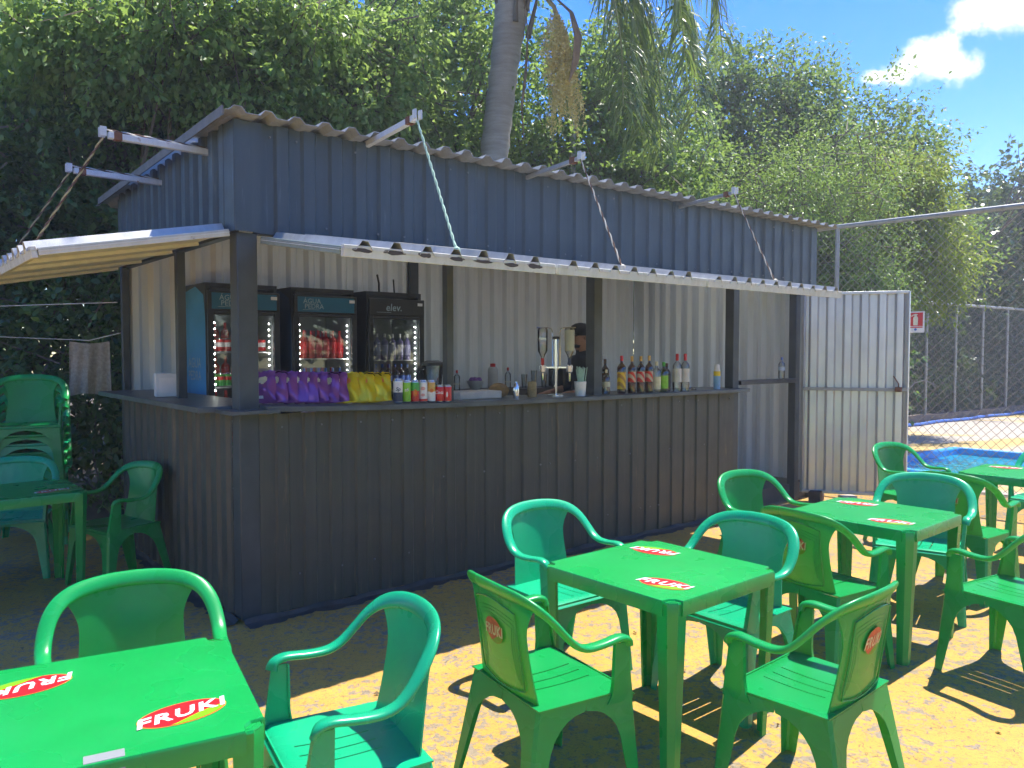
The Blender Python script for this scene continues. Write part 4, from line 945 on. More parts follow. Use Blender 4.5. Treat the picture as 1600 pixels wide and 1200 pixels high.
for i, u in enumerate((4.25, 4.40, 4.56, 4.72)):
    h = .20 if i % 2 else .16
    simple('tall_glass', 'glass', f'tall empty glass on the back shelf, {ORD[i]} of four from the flask', [(.026, 0), (.028, .004), (.036, h), (.034, h), (.026, .012)], u, 2.36, zs_, CLEAR)['group'] = 'tall glasses on the back shelf'
o = MB(); o.box((0, 0, .12), (.36, .26, .24)); o = o.build('coffee_machine', BLACK, None, KP(4.98, 2.42, zs_), (0, 0, KA), bevel=.01); tag(o, 'black machine on the back shelf behind the dispenser', 'machine'); 
MB().box((0, -.135, .16), (.26, .01, .06)).build('control_panel', DARKSTEEL, o)
o = MB(); o.box((0, 0, .085), (.20, .16, .17)); o = o.build('napkin_box', plain('white_box', (.66, .70, .72), .5), None, KP(.02, 1.42, 1.314), (0, 0, KA-.2), bevel=.006); tag(o, 'white box standing on the side counter', 'box'); MB().box((0, -.081, .085), (.15, .004, .11)).build('box_panel', WHITE, o)
o = mesh_obj('water_bottle', bottle_mesh('water_bottle', .23, .034, CLEAR, C['blue'], plain('water_label', (.40, .50, .62), .5), lz=(.38, .55)), KP(5.92, .05, 1.349)); tag(o, 'clear water bottle with blue cap on the bar across the doorway', 'bottle')
MB().tube([(2.35, 2.40, 2.22), (2.36, 2.42, 2.33), (2.34, 2.42, 2.42)], .01, 6).build('cable_stub', BLACK, kiosk); MB().tube([(2.53, 2.40, 2.22), (2.53, 2.42, 2.38)], .008, 6).build('cable_stub', BLACK, kiosk)
MB().tube([(2.78+.03*math.sin(k*.5), V1-.035, 2.85-k*.1) for k in range(14)], .004, 5).build('cable', BLACK, kiosk)
# blocks and paper at the door foot
o = MB(); o.box((0, 0, .06), (.22, .12, .12)); o = o.build('wood_block', plain('dark_wood', (.09, .055, .035), .8, 0, .4), None, KP(6.30, -.16, .004), (0, 0, KA+.3), bevel=.006); tag(o, 'dark wooden block at the foot of the door post', 'block')
o = MB(); o.box((0, 0, .035), (.17, .10, .07)); o = o.build('paper_carton', plain('pale_carton', (.68, .60, .50), .7), None, KP(6.48, -.42, .012), (0, 0, KA-.5), bevel=.003); tag(o, 'small pale carton lying under the open door', 'carton')
# towel on a line beside the kiosk
t = MB()
def tw(a, b):
    fold = .02*math.sin(a*9+1)+.012*math.sin(a*21+b*2)
    return ((a-.5)*.33*(1+.08*b), fold*(.4+b), -.50*b-.02*math.sin(a*PI)*(1-b)+.025*math.sin(a*4)*b)
t.grid(tw, 22, 14); tw_o = t.build('towel', TOWEL, None, (-3.84, 7.2, 1.735), (0, 0, .35), solid=.006); tag(tw_o, 'beige towel hanging on a line beside the kiosk', 'towel')
o = MB(); o.tube([(-7.5, 8.6, 2.1), (-5.4, 7.75, 1.80), (-3.84, 7.2, 1.742), (-3.36, 6.80, 1.80)], .004, 5); tag(o.build('clothes_line', ROPE_W), 'thin line the towel hangs on, tied to the kiosk back corner', 'line')
o = MB(); o.tube([(-7.5, 8.3, 2.2), (-5.2, 7.4, 2.05), (-3.36, 6.76, 2.06)], .004, 5); tag(o.build('clothes_line', ROPE_W), 'upper bare line stretched from the trees to the kiosk', 'line')

# ------------------------------------------------------------------ bartender
def person(loc, rz):
    J = {'pelvis': (0, 0, .93), 'belly': (0, .01, 1.06), 'chest': (0, .015, 1.26), 'collar': (0, 0, 1.42), 'neck': (0, .02, 1.475), 'jaw': (0, .06, 1.545), 'head': (0, .055, 1.60), 'crown': (0, .04, 1.665),
         'hipL': (-.095, 0, .90), 'kneeL': (-.10, .02, .49), 'ankL': (-.105, -.01, .08), 'toeL': (-.115, .14, .035), 'hipR': (.095, 0, .90), 'kneeR': (.10, .02, .49), 'ankR': (.105, -.01, .08), 'toeR': (.115, .14, .035),
         'shL': (-.185, 0, 1.385), 'elL': (-.235, .03, 1.10), 'wrL': (-.17, .26, 1.06), 'shR': (.185, 0, 1.385), 'elR': (.235, .03, 1.10), 'wrR': (.17, .26, 1.06), 'nose': (0, .155, 1.578)}
    Rr = dict(pelvis=(.155, .11), belly=(.145, .105), chest=(.165, .115), collar=(.10, .075), neck=(.058, .058), jaw=(.062, .07), head=(.078, .092), crown=(.066, .078), nose=(.012, .012), hipL=(.088, .09), kneeL=(.058, .06), ankL=(.04, .042), toeL=(.042, .03), shL=(.062, .06), elL=(.042, .042), wrL=(.028, .028))
    E_ = [('pelvis', 'belly'), ('belly', 'chest'), ('chest', 'collar'), ('collar', 'neck'), ('neck', 'jaw'), ('jaw', 'head'), ('head', 'crown'), ('jaw', 'nose')]
    for s_ in 'LR': E_ += [('pelvis', 'hip'+s_), ('hip'+s_, 'knee'+s_), ('knee'+s_, 'ank'+s_), ('ank'+s_, 'toe'+s_), ('chest', 'sh'+s_), ('sh'+s_, 'el'+s_), ('el'+s_, 'wr'+s_)]
    for s_, sx in (('L', -1), ('R', 1)):     # palm and five fingers
        w = Vector(J['wr'+s_]); J['palm'+s_] = tuple(w+Vector((-sx*.02, .07, -.01))); Rr['palm'+s_] = (.038, .016); E_.append(('wr'+s_, 'palm'+s_))
        for k, (ox, l) in enumerate(((.030, .065), (.011, .078), (-.009, .072), (-.028, .055))):
            a, b = f'f{k}a{s_}', f'f{k}b{s_}'; J[a] = tuple(w+Vector((ox-sx*.02, .10+l*.45, -.012))); J[b] = tuple(w+Vector((ox-sx*.022, .10+l, -.035))); Rr[a] = Rr[b] = (.009, .009); E_ += [('palm'+s_, a), (a, b)]
        a, b = 'ta'+s_, 'tb'+s_; J[a] = tuple(w+Vector((-sx*.055, .06, -.015))); J[b] = tuple(w+Vector((-sx*.068, .10, -.025))); Rr[a] = Rr[b] = (.011, .011); E_ += [('palm'+s_, a), (a, b)]
    names = list(J); me = bpy.data.meshes.new('body'); me.from_pydata([J[n] for n in names], [(names.index(a), names.index(b)) for a, b in E_], [])
    o = bpy.data.objects.new('tmp', me); col.objects.link(o); sk = o.modifiers.new('skin', 'SKIN'); ss_ = o.modifiers.new('sub', 'SUBSURF'); ss_.levels = 2; ss_.render_levels = 2
    for i, n in enumerate(names):
        r = Rr.get(n) or Rr.get(n[:-1]+'L') or (.05, .05); me.skin_vertices[0].data[i].radius = r; me.skin_vertices[0].data[i].use_root = n == 'pelvis'
    bpy.context.view_layer.update(); m2 = bpy.data.meshes.new_from_object(o.evaluated_get(bpy.context.evaluated_depsgraph_get())); bpy.data.objects.remove(o)
    for m in (SKIN, SHIRT, plain('dark_trousers', (.025, .028, .035), .85)): m2.materials.append(m)
    for p in m2.polygons:
        c = p.center; p.use_smooth = True
        p.material_index = 2 if c.z < .95 else (0 if (c.z > 1.455 or (c.y > .12 and c.z < 1.25)) else 1)
    pr = empty('person', loc, rz); b = bpy.data.objects.new('body', m2); col.objects.link(b); b.parent = pr
    cap = MB(); cap.lathe([(.089, -.012), (.096, .02), (.094, .05), (.078, .085), (.045, .105), (.006, .112)], 20); cap.v = [(x, y*1.12+.045, z+1.615) for x, y, z in cap.v]
    cp = cap.build('cap', CAPM, pr, smooth=50); br = MB(); br.grid(lambda a, b_: ((a-.5)*.15*(1-.3*b_*b_), .125+.075*b_*(1-(2*a-1)**2*.6), 1.617-.014*b_-.012*(2*a-1)**2), 8, 4); br.build('brim', CAPM, cp, solid=.004)
    for s_ in (-1, 1):
        MB().lathe([(.003, -.02), (.012, -.012), (.013, .01), (.004, .02)], 8, (s_*.083, .045, 1.578)).build('ear', SKIN, pr)
        MB().lathe([(.001, -.004), (.005, -.002), (.005, .002), (.001, .004)], 8, (s_*.030, .136, 1.592)).build('eye', BLACK, pr)
    MB().box((0, .136, 1.54), (.045, .008, .008)).build('mouth', plain('lips', (.12, .045, .035), .5), pr, bevel=.003)
    MB().lathe([(.045, -.022), (.058, 0), (.052, .012)], 14, (0, .078, 1.508)).build('beard', CAPM, pr)
    return pr
pr = person(KP(3.66, .78, FLOOR+.01), KA+R(80)); tag(pr, 'person in black cap and dark shirt standing behind the bar looking left', 'person')

# ------------------------------------------------------------------ trees and palms
def np_mesh(name, V, quads_n, mat):
    me = bpy.data.meshes.new(name); n = len(V)//4
    me.vertices.add(n*4); me.vertices.foreach_set('co', V.astype(np.float32).ravel())
    me.loops.add(n*4); me.loops.foreach_set('vertex_index', np.arange(n*4, dtype=np.int32))
    me.polygons.add(n); me.polygons.foreach_set('loop_start', np.arange(0, n*4, 4, dtype=np.int32))
    me.update(calc_edges=True); me.materials.append(mat); return me
def nrmz(a): return a/np.maximum(1e-6, np.linalg.norm(a, axis=-1, keepdims=True))
def leaf_quads(p, d, rng, size, aspect=.30, fold=.10):
    n = len(p); L = size*rng.uniform(.65, 1.3, (n, 1)); up = rng.normal(0, .55, (n, 3))+np.array([0, 0, 1.0])
    w = nrmz(np.cross(d, up)); nn = np.cross(w, d)
    a = p; b = p+d*L*.5+w*L*aspect+nn*L*fold; c = p+d*L-nn*L*.08; e = p+d*L*.5-w*L*aspect+nn*L*fold
    return np.stack([a, b, c, e], 1).reshape(-1, 3)
def lumps(rng, c, r, k, s=.55):
    c = np.array(c, float); r = np.array(r, float); out = [(c, r*.80)]
    for _ in range(k):
        d = nrmz(rng.normal(0, 1, 3)); out.append((c+d*r*.72, r*s*rng.uniform(.6, 1.15)))
    return out
def crown_points(rng, blobs, n, per, twig, droop, shell=.5):
    wts = np.array([np.prod(r)**(2/3) for c, r in blobs]); wts /= wts.sum(); nt_ = max(1, n//per)
    idx = rng.choice(len(blobs), nt_, p=wts); d = nrmz(rng.normal(0, 1, (nt_, 3)))
    C_ = np.array([b[0] for b in blobs])[idx]; R_ = np.array([b[1] for b in blobs])[idx]
    rad = 1-shell*rng.random((nt_, 1))**1.6
    tp = C_+d*R_*rad*(1+.16*rng.normal(0, 1, (nt_, 1)))
    td = nrmz(d*.7+rng.normal(0, .5, (nt_, 3))+np.array([0, 0, -droop]))
    t = rng.random((nt_, per, 1)); lp = tp[:, None]+td[:, None]*t*twig*rng.uniform(.6, 1.3, (nt_, 1, 1))+rng.normal(0, twig*.13, (nt_, per, 3))
    ld = nrmz(td[:, None]*.8+rng.normal(0, .7, (nt_, per, 3))+np.array([0, 0, -droop*.5]))
    return lp.reshape(-1, 3), ld.reshape(-1, 3), tp, td
def tree(name, label, base, blobs_in, n, size, mat, seed, group='trees behind the kiosk', per=18, twig=.42, droop=.35, trunk_r=.16, aspect=.28, k=9, bark=BARK, shell=.5, zmin=.05, bend=1.4, nl=26):
    rng = np.random.default_rng(seed); rn = random.Random(seed); blobs = []
    for c, r in blobs_in: blobs += lumps(rng, c, r, k)
    lp, ld, tp, td = crown_points(rng, blobs, n, per, twig, droop, shell)
    keep = lp[:, 2] > zmin; lp, ld = lp[keep], ld[keep]
    root = empty(name, base); tag(root, label, 'tree' if 'tree' in name else ('shrub' if 'shrub' in name else 'tree'), group)
    V = leaf_quads(lp-np.array(base), ld, rng, size, aspect)
    o = bpy.data.objects.new('crown', np_mesh('crown', V, 0, mat)); col.objects.link(o); o.parent = root
    B = Vector(base); cen = Vector(np.mean([b[0] for b in blobs_in], axis=0)); tip = Vector((cen.x, cen.y, max(1.0, cen.z)))-B
    mb = MB(); K = 9; pts = [Vector((tip.x*(i/K)**bend, tip.y*(i/K)**bend, tip.z*i/K))+Vector((rn.uniform(-.05, .05), rn.uniform(-.05, .05), 0))*(i > 0) for i in range(K+1)]
    mb.tube(pts, [trunk_r*(1.15-.85*i/K) for i in range(K+1)], 9)
    for (c, r) in blobs[:nl]:
        e = Vector(c)-B; s0 = pts[rn.randint(3, 7) if bend < 2 else K]; m1 = s0.lerp(e, .5)+Vector((rn.uniform(-.2, .2), rn.uniform(-.2, .2), .15))
        mb.tube([s0, m1, e], [trunk_r*.36, trunk_r*.22, trunk_r*.06], 5)
    for i in range(0, min(len(tp), 420)):
        a = Vector(tp[i])-B; b_ = Vector(td[i]); 
        if tp[i][2] > zmin: mb.tube([a-b_*.35, a, a+b_*twig], [.012, .008, .003], 3)
    mb.build('trunk', bark, root, smooth=0)
    return root
T = tree
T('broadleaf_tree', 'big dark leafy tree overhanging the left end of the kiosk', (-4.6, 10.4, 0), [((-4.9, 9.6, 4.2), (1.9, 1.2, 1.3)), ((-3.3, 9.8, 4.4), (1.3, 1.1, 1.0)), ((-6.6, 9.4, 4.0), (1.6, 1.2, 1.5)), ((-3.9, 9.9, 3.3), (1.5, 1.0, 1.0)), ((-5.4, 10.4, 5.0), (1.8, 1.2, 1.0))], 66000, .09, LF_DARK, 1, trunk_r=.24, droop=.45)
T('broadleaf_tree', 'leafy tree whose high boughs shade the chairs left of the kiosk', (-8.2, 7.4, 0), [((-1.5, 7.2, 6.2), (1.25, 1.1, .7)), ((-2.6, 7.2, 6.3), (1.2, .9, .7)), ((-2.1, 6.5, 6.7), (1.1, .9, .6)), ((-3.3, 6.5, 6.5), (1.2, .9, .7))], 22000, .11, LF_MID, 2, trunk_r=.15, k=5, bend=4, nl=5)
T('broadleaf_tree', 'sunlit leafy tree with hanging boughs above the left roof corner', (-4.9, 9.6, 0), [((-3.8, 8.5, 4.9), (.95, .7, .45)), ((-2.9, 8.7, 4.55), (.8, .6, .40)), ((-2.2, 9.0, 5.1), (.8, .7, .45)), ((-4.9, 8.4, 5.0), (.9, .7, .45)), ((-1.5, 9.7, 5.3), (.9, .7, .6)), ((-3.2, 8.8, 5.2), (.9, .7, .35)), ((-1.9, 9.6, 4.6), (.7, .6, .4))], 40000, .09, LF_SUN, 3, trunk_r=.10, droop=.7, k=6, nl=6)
T('broadleaf_tree', 'green leafy tree between the sunlit boughs and the palm trunk', (-1.6, 12.4, 0), [((-1.9, 11.6, 4.6), (1.4, 1.2, 1.3)), ((-.9, 11.8, 5.8), (1.3, 1.2, 1.4)), ((-2.2, 12.2, 6.6), (1.6, 1.3, 1.3)), ((-.6, 12.2, 4.0), (1.0, 1.0, 1.1)), ((-3.2, 12.0, 4.4), (1.2, 1.0, 1.2))], 52000, .09, LF_SUN, 4, trunk_r=.18, droop=.4)
T('broadleaf_tree', 'light green tree right of the palm trunk behind the flower cluster', (.9, 13.0, 0), [((.6, 12.6, 4.9), (1.0, 1.0, 1.3)), ((1.6, 12.8, 4.4), (1.3, 1.0, 1.2)), ((.1, 12.9, 3.6), (1.2, 1.0, 1.0)), ((1.3, 13.0, 5.9), (.9, .8, .9)), ((2.5, 13.4, 5.2), (1.2, .8, 1.1)), ((1.9, 13.4, 6.3), (.9, .7, .8)), ((2.6, 12.8, 3.8), (1.2, 1.0, 1.1))], 40000, .095, LF_LIGHT, 5, trunk_r=.14)
T('broadleaf_tree', 'tall tree with jagged top against the blue sky', (5.2, 16.0, 0), [((4.7, 15.4, 5.9), (1.4, 1.2, 1.3)), ((6.3, 15.4, 5.8), (1.6, 1.2, 1.2)), ((5.4, 15.2, 4.4), (2.0, 1.3, 1.4)), ((7.5, 15.6, 4.9), (.8, .8, .8)), ((4.0, 15.6, 6.9), (.55, .5, .9)), ((8.3, 15.8, 3.8), (.75, .7, .7)), ((3.3, 15.2, 4.8), (1.1, 1.0, 1.3))], 76000, .09, LF_MID, 6, trunk_r=.2, droop=.15, twig=.5)
T('feathery_tree', 'feathery bright green tree above the right end of the kiosk roof', (4.4, 12.6, 0), [((4.0, 12.2, 3.9), (1.1, .9, .9)), ((4.9, 12.3, 4.1), (1.0, .9, .9)), ((4.5, 12.2, 3.0), (1.3, .9, .8)), ((3.3, 12.4, 3.2), (.9, .8, .8))], 60000, .055, LF_LIGHT, 7, trunk_r=.10, aspect=.16, twig=.6, per=30, droop=.5)
T('yellow_green_tree', 'yellow-green slender-leaved tree behind the fence next to the kiosk', (5.3, 14.2, 0), [((6.2, 13.4, 4.1), (.95, .8, .95)), ((6.75, 13.5, 3.35), (.85, .8, .85)), ((5.6, 13.6, 3.0), (.9, .8, .9)), ((6.6, 13.6, 4.6), (.6, .5, .5))], 42000, .095, LF_YEL, 8, trunk_r=.09, aspect=.17, droop=.8, twig=.55)
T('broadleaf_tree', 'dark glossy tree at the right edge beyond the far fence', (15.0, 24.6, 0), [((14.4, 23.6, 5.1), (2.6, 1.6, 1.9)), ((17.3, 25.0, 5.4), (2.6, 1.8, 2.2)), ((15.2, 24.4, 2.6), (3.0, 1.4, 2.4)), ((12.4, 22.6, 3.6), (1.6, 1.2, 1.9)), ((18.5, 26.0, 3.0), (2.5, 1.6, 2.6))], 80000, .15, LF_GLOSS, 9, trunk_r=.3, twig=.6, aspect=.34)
for i_, (t0, t1, l_) in enumerate(((-1.2, 2.6, 'dark dense shrub behind the far fence, nearest the open door'), (3.6, 7.0, 'dark dense shrub behind the middle of the far fence'), (8.2, 12.4, 'dark dense shrub behind the far fence at the right edge'))):
    bl_ = [tuple(Vector((8.2, 17.2, 0))+Vector((.803, .596, 0))*t+Vector((-.596, .803, 0))*(1.15+.2*(k % 2))+Vector((0, 0, z_))) for t in (t0, (t0+t1)/2, t1) for k, z_ in ((0, 1.1), (1, 2.6))]
    T('hedge_shrub', l_, (bl_[2][0], bl_[2][1], 0), [(p_, (1.15, .75, 1.15)) for p_ in bl_], 30000, .14, LF_GLOSS if i_ else LF_DARK, 30+i_, group='shrubs', trunk_r=.1)
T('hedge_shrub', 'sunlit bush behind the kiosk end, left of the yellow-green tree', (4.9, 11.2, 0), [((4.5, 12.0, 1.6), (1.0, .6, 1.4)), ((5.5, 13.2, 1.6), (.9, .5, 1.4)), ((3.4, 11.5, 2.0), (.9, .6, 1.3)), ((4.7, 12.2, 2.7), (.9, .6, .7))], 26000, .09, LF_MID, 11, group='shrubs', trunk_r=.06)
T('hedge_shrub', 'dark shrub mass behind the chair stack left of the kiosk', (-5.0, 8.8, 0), [((-4.7, 8.3, 1.2), (1.1, .7, 1.3)), ((-6.4, 8.2, 1.6), (1.3, .8, 1.7)), ((-3.9, 8.6, 2.2), (1.0, .7, 1.0)), ((-5.4, 8.5, 2.9), (1.5, .8, 1.0)), ((-8.0, 8.4, 2.2), (1.3, .8, 2.0))], 52000, .095, LF_DARK, 12, group='shrubs', trunk_r=.08)
T('hedge_shrub', 'leafy undergrowth showing just above the kiosk roof', (0, 11.0, 0), [((-.9, 10.8, 2.9), (1.2, .6, 1.1)), ((.5, 12.0, 3.1), (1.1, .6, 1.0)), ((2.4, 12.9, 2.9), (1.1, .6, 1.0)), ((-2.4, 10.4, 3.1), (1.1, .6, 1.0))], 36000, .09, LF_MID, 13, group='shrubs', trunk_r=.06)
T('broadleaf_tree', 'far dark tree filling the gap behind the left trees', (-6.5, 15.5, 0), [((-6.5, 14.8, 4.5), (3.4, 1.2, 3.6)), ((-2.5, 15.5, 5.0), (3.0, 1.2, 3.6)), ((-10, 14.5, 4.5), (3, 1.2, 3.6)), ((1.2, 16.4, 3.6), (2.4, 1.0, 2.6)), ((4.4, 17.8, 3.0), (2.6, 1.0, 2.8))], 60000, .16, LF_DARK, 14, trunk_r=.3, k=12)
T('broadleaf_tree', 'leafy tree standing far behind the viewer', (-5, -16, 0), [((-5, -16, 4.6), (4.5, 2, 3.6)), ((-12, -15, 4.2), (4, 2, 3.4))], 22000, .26, LF_MID, 15, trunk_r=.3, group='trees out of view')
T('broadleaf_tree', 'leafy tree standing out of view far to the right', (21, -1, 0), [((20, -6, 4.0), (2.5, 4.0, 3.8)), ((21, 1, 4.2), (2.5, 4.0, 4.0))], 22000, .26, LF_LIGHT, 16, trunk_r=.3, group='trees out of view')
T('broadleaf_tree', 'second leafy tree standing out of view far to the right', (20, -14, 0), [((17, -14, 4.0), (3.5, 3.0, 3.8)), ((22, -11, 4.2), (2.5, 3.0, 4.0))], 18000, .26, LF_MID, 17, trunk_r=.3, group='trees out of view')
# bare twiggy tree
rn = random.Random(8); mb = MB()
def branch(p, d, L, r, depth):
    q = p+d*L; mb.tube([p, p.lerp(q, .5)+Vector((rn.uniform(-.04, .04), rn.uniform(-.04, .04), 0))*L, q], [r, r*.8, r*.55], 5)
    if depth == 0: return
    for _ in range(3 if depth > 1 else 4):
        nd = (d+Vector((rn.uniform(-.6, .6), rn.uniform(-.6, .6), rn.uniform(-.1, .45)))).normalized(); branch(p.lerp(q, rn.uniform(.5, 1)), nd, L*rn.uniform(.55, .8), r*.55, depth-1)
branch(Vector((0, 0, 0)), Vector((.02, 0, 1)), 2.9, .09, 4)
bt = empty('bare_tree', (11.8, 21.8, 0)); bt.scale = (1.15, 1.15, 1.15); mb.build('trunk', plain('grey_twig', (.12, .10, .085), .9), bt, smooth=0); tag(bt, 'leafless twiggy tree against the sky at right', 'tree')
# utility pole behind the roof
tag(MB().tube([(.90, 11.9, 0), (.90, 11.9, 5.2)], .05, 10).build('utility_pole', FENCEM), 'thin grey pole rising behind the kiosk roof beside the flower cluster', 'pole')

# palm
palm = empty('palm_tree', (-.30, 10.4, 0)); tag(palm, 'tall palm with leaning ringed trunk, hanging fronds and yellow flower cluster', 'palm')
mb = MB(); pts = []; rad = []
for i in range(49):
    z = 6.7*i/48; x = -.27+.65*(i/48)**1.4; pts.append((x, 0, z)); rad.append(.190-.02*i/48+(.016 if i % 2 else 0)+(.06*max(0, (i-38)/10)))
mb.tube(pts, rad, 16); mb.build('trunk', PALMBARK, palm)
mb = MB(); rn = random.Random(4)
for k in range(16):
    a = k*2.4; z0 = 5.7+.06*k; d = Vector((math.cos(a), math.sin(a), 0)); p = Vector((.33, 0, z0))+d*.20
    mb.tube([p-d*.02, p+d*.05+Vector((0, 0, .3)), p+d*.12+Vector((0, 0, .6))], [.09, .06, .03], 6, 0, .45)
mb.build('leaf_base', BARK, palm)
PAL = np.random.default_rng(21)
def frond(path, n, ll, name='frond', spread=1.0):
    P = np.array(path, float); k = len(P); tt = np.linspace(0, 1, 40); seg = tt*(k-1); i0 = np.minimum(k-2, seg.astype(int)); fr = (seg-i0)[:, None]
    # Catmull-Rom
    Pe = np.vstack([2*P[0]-P[1], P, 2*P[-1]-P[-2]]); p0, p1, p2, p3 = Pe[i0], Pe[i0+1], Pe[i0+2], Pe[i0+3]
    Cv = .5*((2*p1)+(-p0+p2)*fr+(2*p0-5*p1+4*p2-p3)*fr**2+(-p0+3*p1-3*p2+p3)*fr**3)
    f = empty(name, (0, 0, 0)); f.parent = palm
    mb = MB(); mb.tube([Vector(c) for c in Cv], [.028*(1-.9*t)+.003 for t in tt], 6); mb.build('rachis', plain('palm_rachis', (.24, .26, .09), .6), f)
    quads = []
    for s_ in np.linspace(.10, .995, n):
        i = min(38, int(s_*39)); c = Cv[i]+(Cv[i+1]-Cv[i])*(s_*39-i); tg = nrmz((Cv[i+1]-Cv[i])[None])[0]
        sd = np.cross(tg, [0, 0, 1.0]); sd = sd/max(1e-3, np.linalg.norm(sd)) if np.linalg.norm(sd) > .15 else np.array([.7, -.7, 0])
        for sg in (-1, 1):
            L = ll*(.55+.45*math.sin(PI*min(1, .15+.85*s_)))*PAL.uniform(.8, 1.15)
            d0 = nrmz((sd*sg*PAL.uniform(.5, 1)*spread+tg*.55+np.array([0, 0, PAL.uniform(-.3, .35)])+PAL.normal(0, .12, 3))[None])[0]
            p = c.copy(); d = d0.copy(); w = .014*PAL.uniform(.8, 1.2); wd = np.cross(d, [0, 0, 1.0])+PAL.normal(0, .3, 3); wd /= np.linalg.norm(wd); S = 5
            for q in range(S):
                p2_ = p+d*L/S; w1 = w*(1-.15*q) if q else w*.6; w2 = w*(1-.15*(q+1)) if q < S-1 else .001
                quads += [p-wd*w1, p+wd*w1, p2_+wd*w2, p2_-wd*w2]; p = p2_
                d = nrmz((d+np.array([0, 0, -.42])+PAL.normal(0, .04, 3))[None])[0]
    o = bpy.data.objects.new('leaflets', np_mesh('leaflets', np.array(quads), 0, LF_PALM)); col.objects.link(o); o.parent = f
cr = (.36, 0, 6.6)
frond([cr, (.9, -.2, 7.4), (1.5, -.35, 6.9), (1.85, -.5, 5.5), (1.9, -.55, 4.3)], 210, .95)
frond([cr, (1.1, -.1, 7.5), (2.0, -.25, 7.1), (2.5, -.35, 5.8), (2.6, -.4, 4.5)], 210, .95)
frond([cr, (.9, -.5, 7.0), (1.3, -.8, 6.5), (1.55, -1.0, 5.4), (1.6, -1.05, 4.5)], 170, .8)
frond([cr, (1.0, .2, 7.3), (1.7, .4, 6.9), (2.25, .5, 5.7), (2.35, .6, 4.4)], 200, .95)
frond([cr, (.8, -.7, 7.2), (1.5, -1.2, 6.9), (2.05, -1.5, 5.9), (2.2, -1.6, 4.9)], 170, .85)
frond([cr, (1.2, .3, 7.8), (2.3, .5, 7.7), (3.0, .6, 6.8), (3.2, .6, 5.6)], 150, .8)
for a, up in ((100, 1.4), (140, 1.2), (180, 1.3), (215, 1.4), (250, 1.5), (60, 1.6), (290, 1.7)):
    c_, s_ = math.cos(R(a)), math.sin(R(a))
    frond([cr, (.36+c_*.8, s_*.8, 6.6+up), (.36+c_*1.8, s_*1.8, 6.6+up*1.25), (.36+c_*2.7, s_*2.7, 6.6+up*.7), (.36+c_*3.1, s_*3.1, 6.6-.3)], 90, .6)
# flower cluster and its woody sheaths
FLOW = leafmat('palm_flower', (.74, .58, .16), (.82, .68, .25), (.88, .76, .36), .12, .7)
mb = MB(); PF = np.random.default_rng(5); st = [Vector((.50, -.25, 6.35)), Vector((.82, -.42, 5.9)), Vector((.95, -.5, 5.35)), Vector((.95, -.5, 4.85))]
mb.tube(st, [.03, .028, .02, .012], 7); quads = []
for k in range(190):
    t = PF.uniform(.35, 1); i = min(2, int(t*3)); c = np.array(st[i].lerp(st[i+1], t*3-i)); a = PF.uniform(0, 2*PI); L = PF.uniform(.40, .68)
    d = nrmz(np.array([[math.cos(a)*.6, math.sin(a)*.6, -.45]]))[0]; p = c
    for q in range(26):
        p2_ = p+d*L/26; d = nrmz((d+np.array([0, 0, -.12])+PF.normal(0, .05, 3))[None])[0]
        for _ in range(2):
            o_ = p+PF.normal(0, .008, 3); dd = nrmz(PF.normal(0, 1, (1, 3)))[0]*.030; ww = nrmz(np.cross(dd, PF.normal(0, 1, 3))[None])[0]*.011
            quads += [o_-ww, o_+dd*.5+ww, o_+dd, o_+dd*.5-ww]
        p = p2_
mb.build('flower_stalk', plain('stalk_tan', (.42, .33, .16), .7), palm)
o = bpy.data.objects.new('flower_cluster', np_mesh('flower_cluster', np.array(quads), 0, FLOW)); col.objects.link(o); o.parent = palm; o['kind'] = 'stuff'
SPA = plain('woody_sheath', (.26, .18, .12), .8, 0, .25, 8)
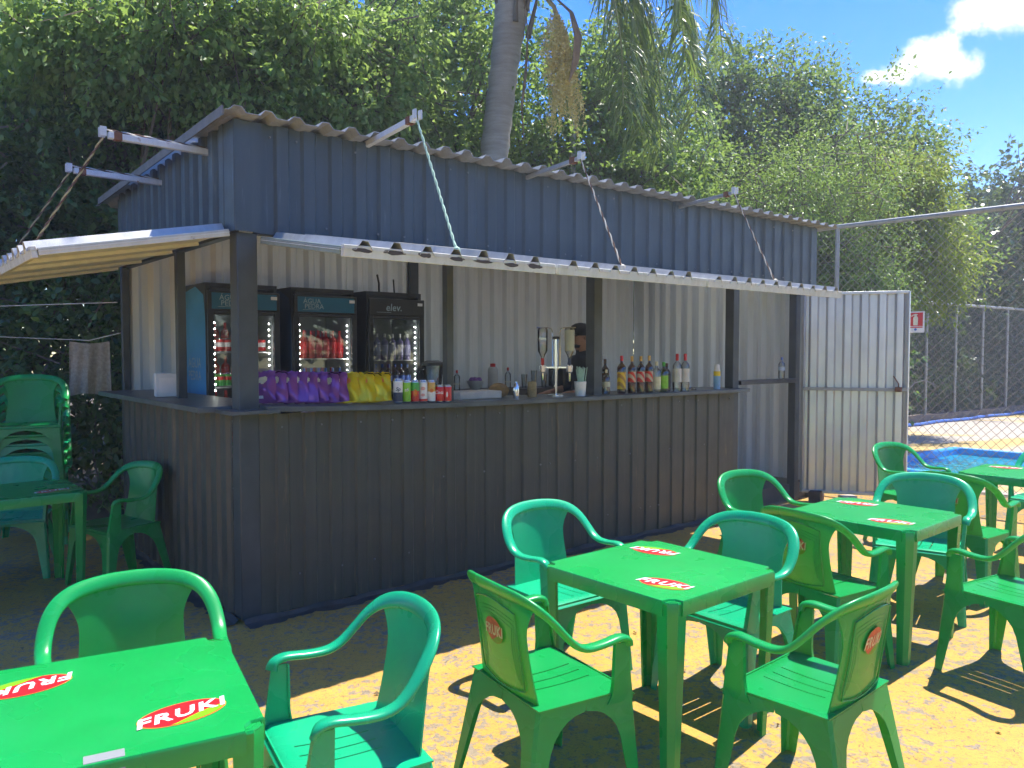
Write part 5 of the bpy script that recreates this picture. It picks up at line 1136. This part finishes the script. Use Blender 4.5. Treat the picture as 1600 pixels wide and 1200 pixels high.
def spathe(path, rad_):
    mb = MB(); mb.tube(path, rad_, 8, 0, .38); mb.build('flower_sheath', SPA, palm)
spathe([(.48, -.28, 6.3), (.75, -.5, 6.05), (1.02, -.62, 5.75), (1.10, -.66, 5.45), (1.07, -.66, 5.15), (.99, -.66, 4.9)], [.02, .02, .05, .085, .07, .005])
spathe([(.44, -.2, 6.2), (.50, -.35, 5.6), (.47, -.36, 5.1), (.42, -.36, 4.7), (.45, -.36, 4.25)], [.02, .025, .05, .04, .006])

# dry leaves and grit scattered on the paving
PG = np.random.default_rng(77); n_ = 260
pp = np.stack([PG.uniform(-3.5, 6, n_), PG.uniform(.8, 8.5, n_), PG.uniform(.008, .014, n_)], 1)
rel = pp-np.array([KC.x, KC.y, 0]); uu = rel@np.array(KX); vv = rel@np.array(KY); pp = pp[~((uu > -.15) & (uu < 6.7) & (vv > -.12))]
dd = nrmz(np.concatenate([PG.normal(0, 1, (len(pp), 2)), np.zeros((len(pp), 1))], 1))
LITTER = leafmat('dry_leaf', (.16, .10, .05), (.26, .17, .07), (.42, .36, .26), .1, .8)
o = bpy.data.objects.new('fallen_leaves', np_mesh('fallen_leaves', leaf_quads(pp, dd, PG, .028, .30, .18), 0, LITTER)); col.objects.link(o); tag(o, 'small dry leaves and grit scattered over the yellow paving', 'leaves', kind='stuff')

# ------------------------------------------------------------------ thin mist volume added to stand in for milky lens glare
hz = MB(); hz.box((0, 0, 4.4), (190, 190, 13.2)); hz_o = hz.build('added_haze', [], None, smooth=0); hz_o['kind'] = 'stuff'
hm = bpy.data.materials.new('glare_veil_air'); hm.use_nodes = True; hn = hm.node_tree; hn.nodes.clear()
pv = hn.nodes.new('ShaderNodeVolumePrincipled'); pv.inputs['Density'].default_value = .0036; pv.inputs['Anisotropy'].default_value = .45; pv.inputs['Color'].default_value = (.95, .97, 1, 1)
ho = hn.nodes.new('ShaderNodeOutputMaterial'); hn.links.new(pv.outputs[0], ho.inputs['Volume']); hz_o.data.materials.append(hm)
cy.volume_bounces = 0
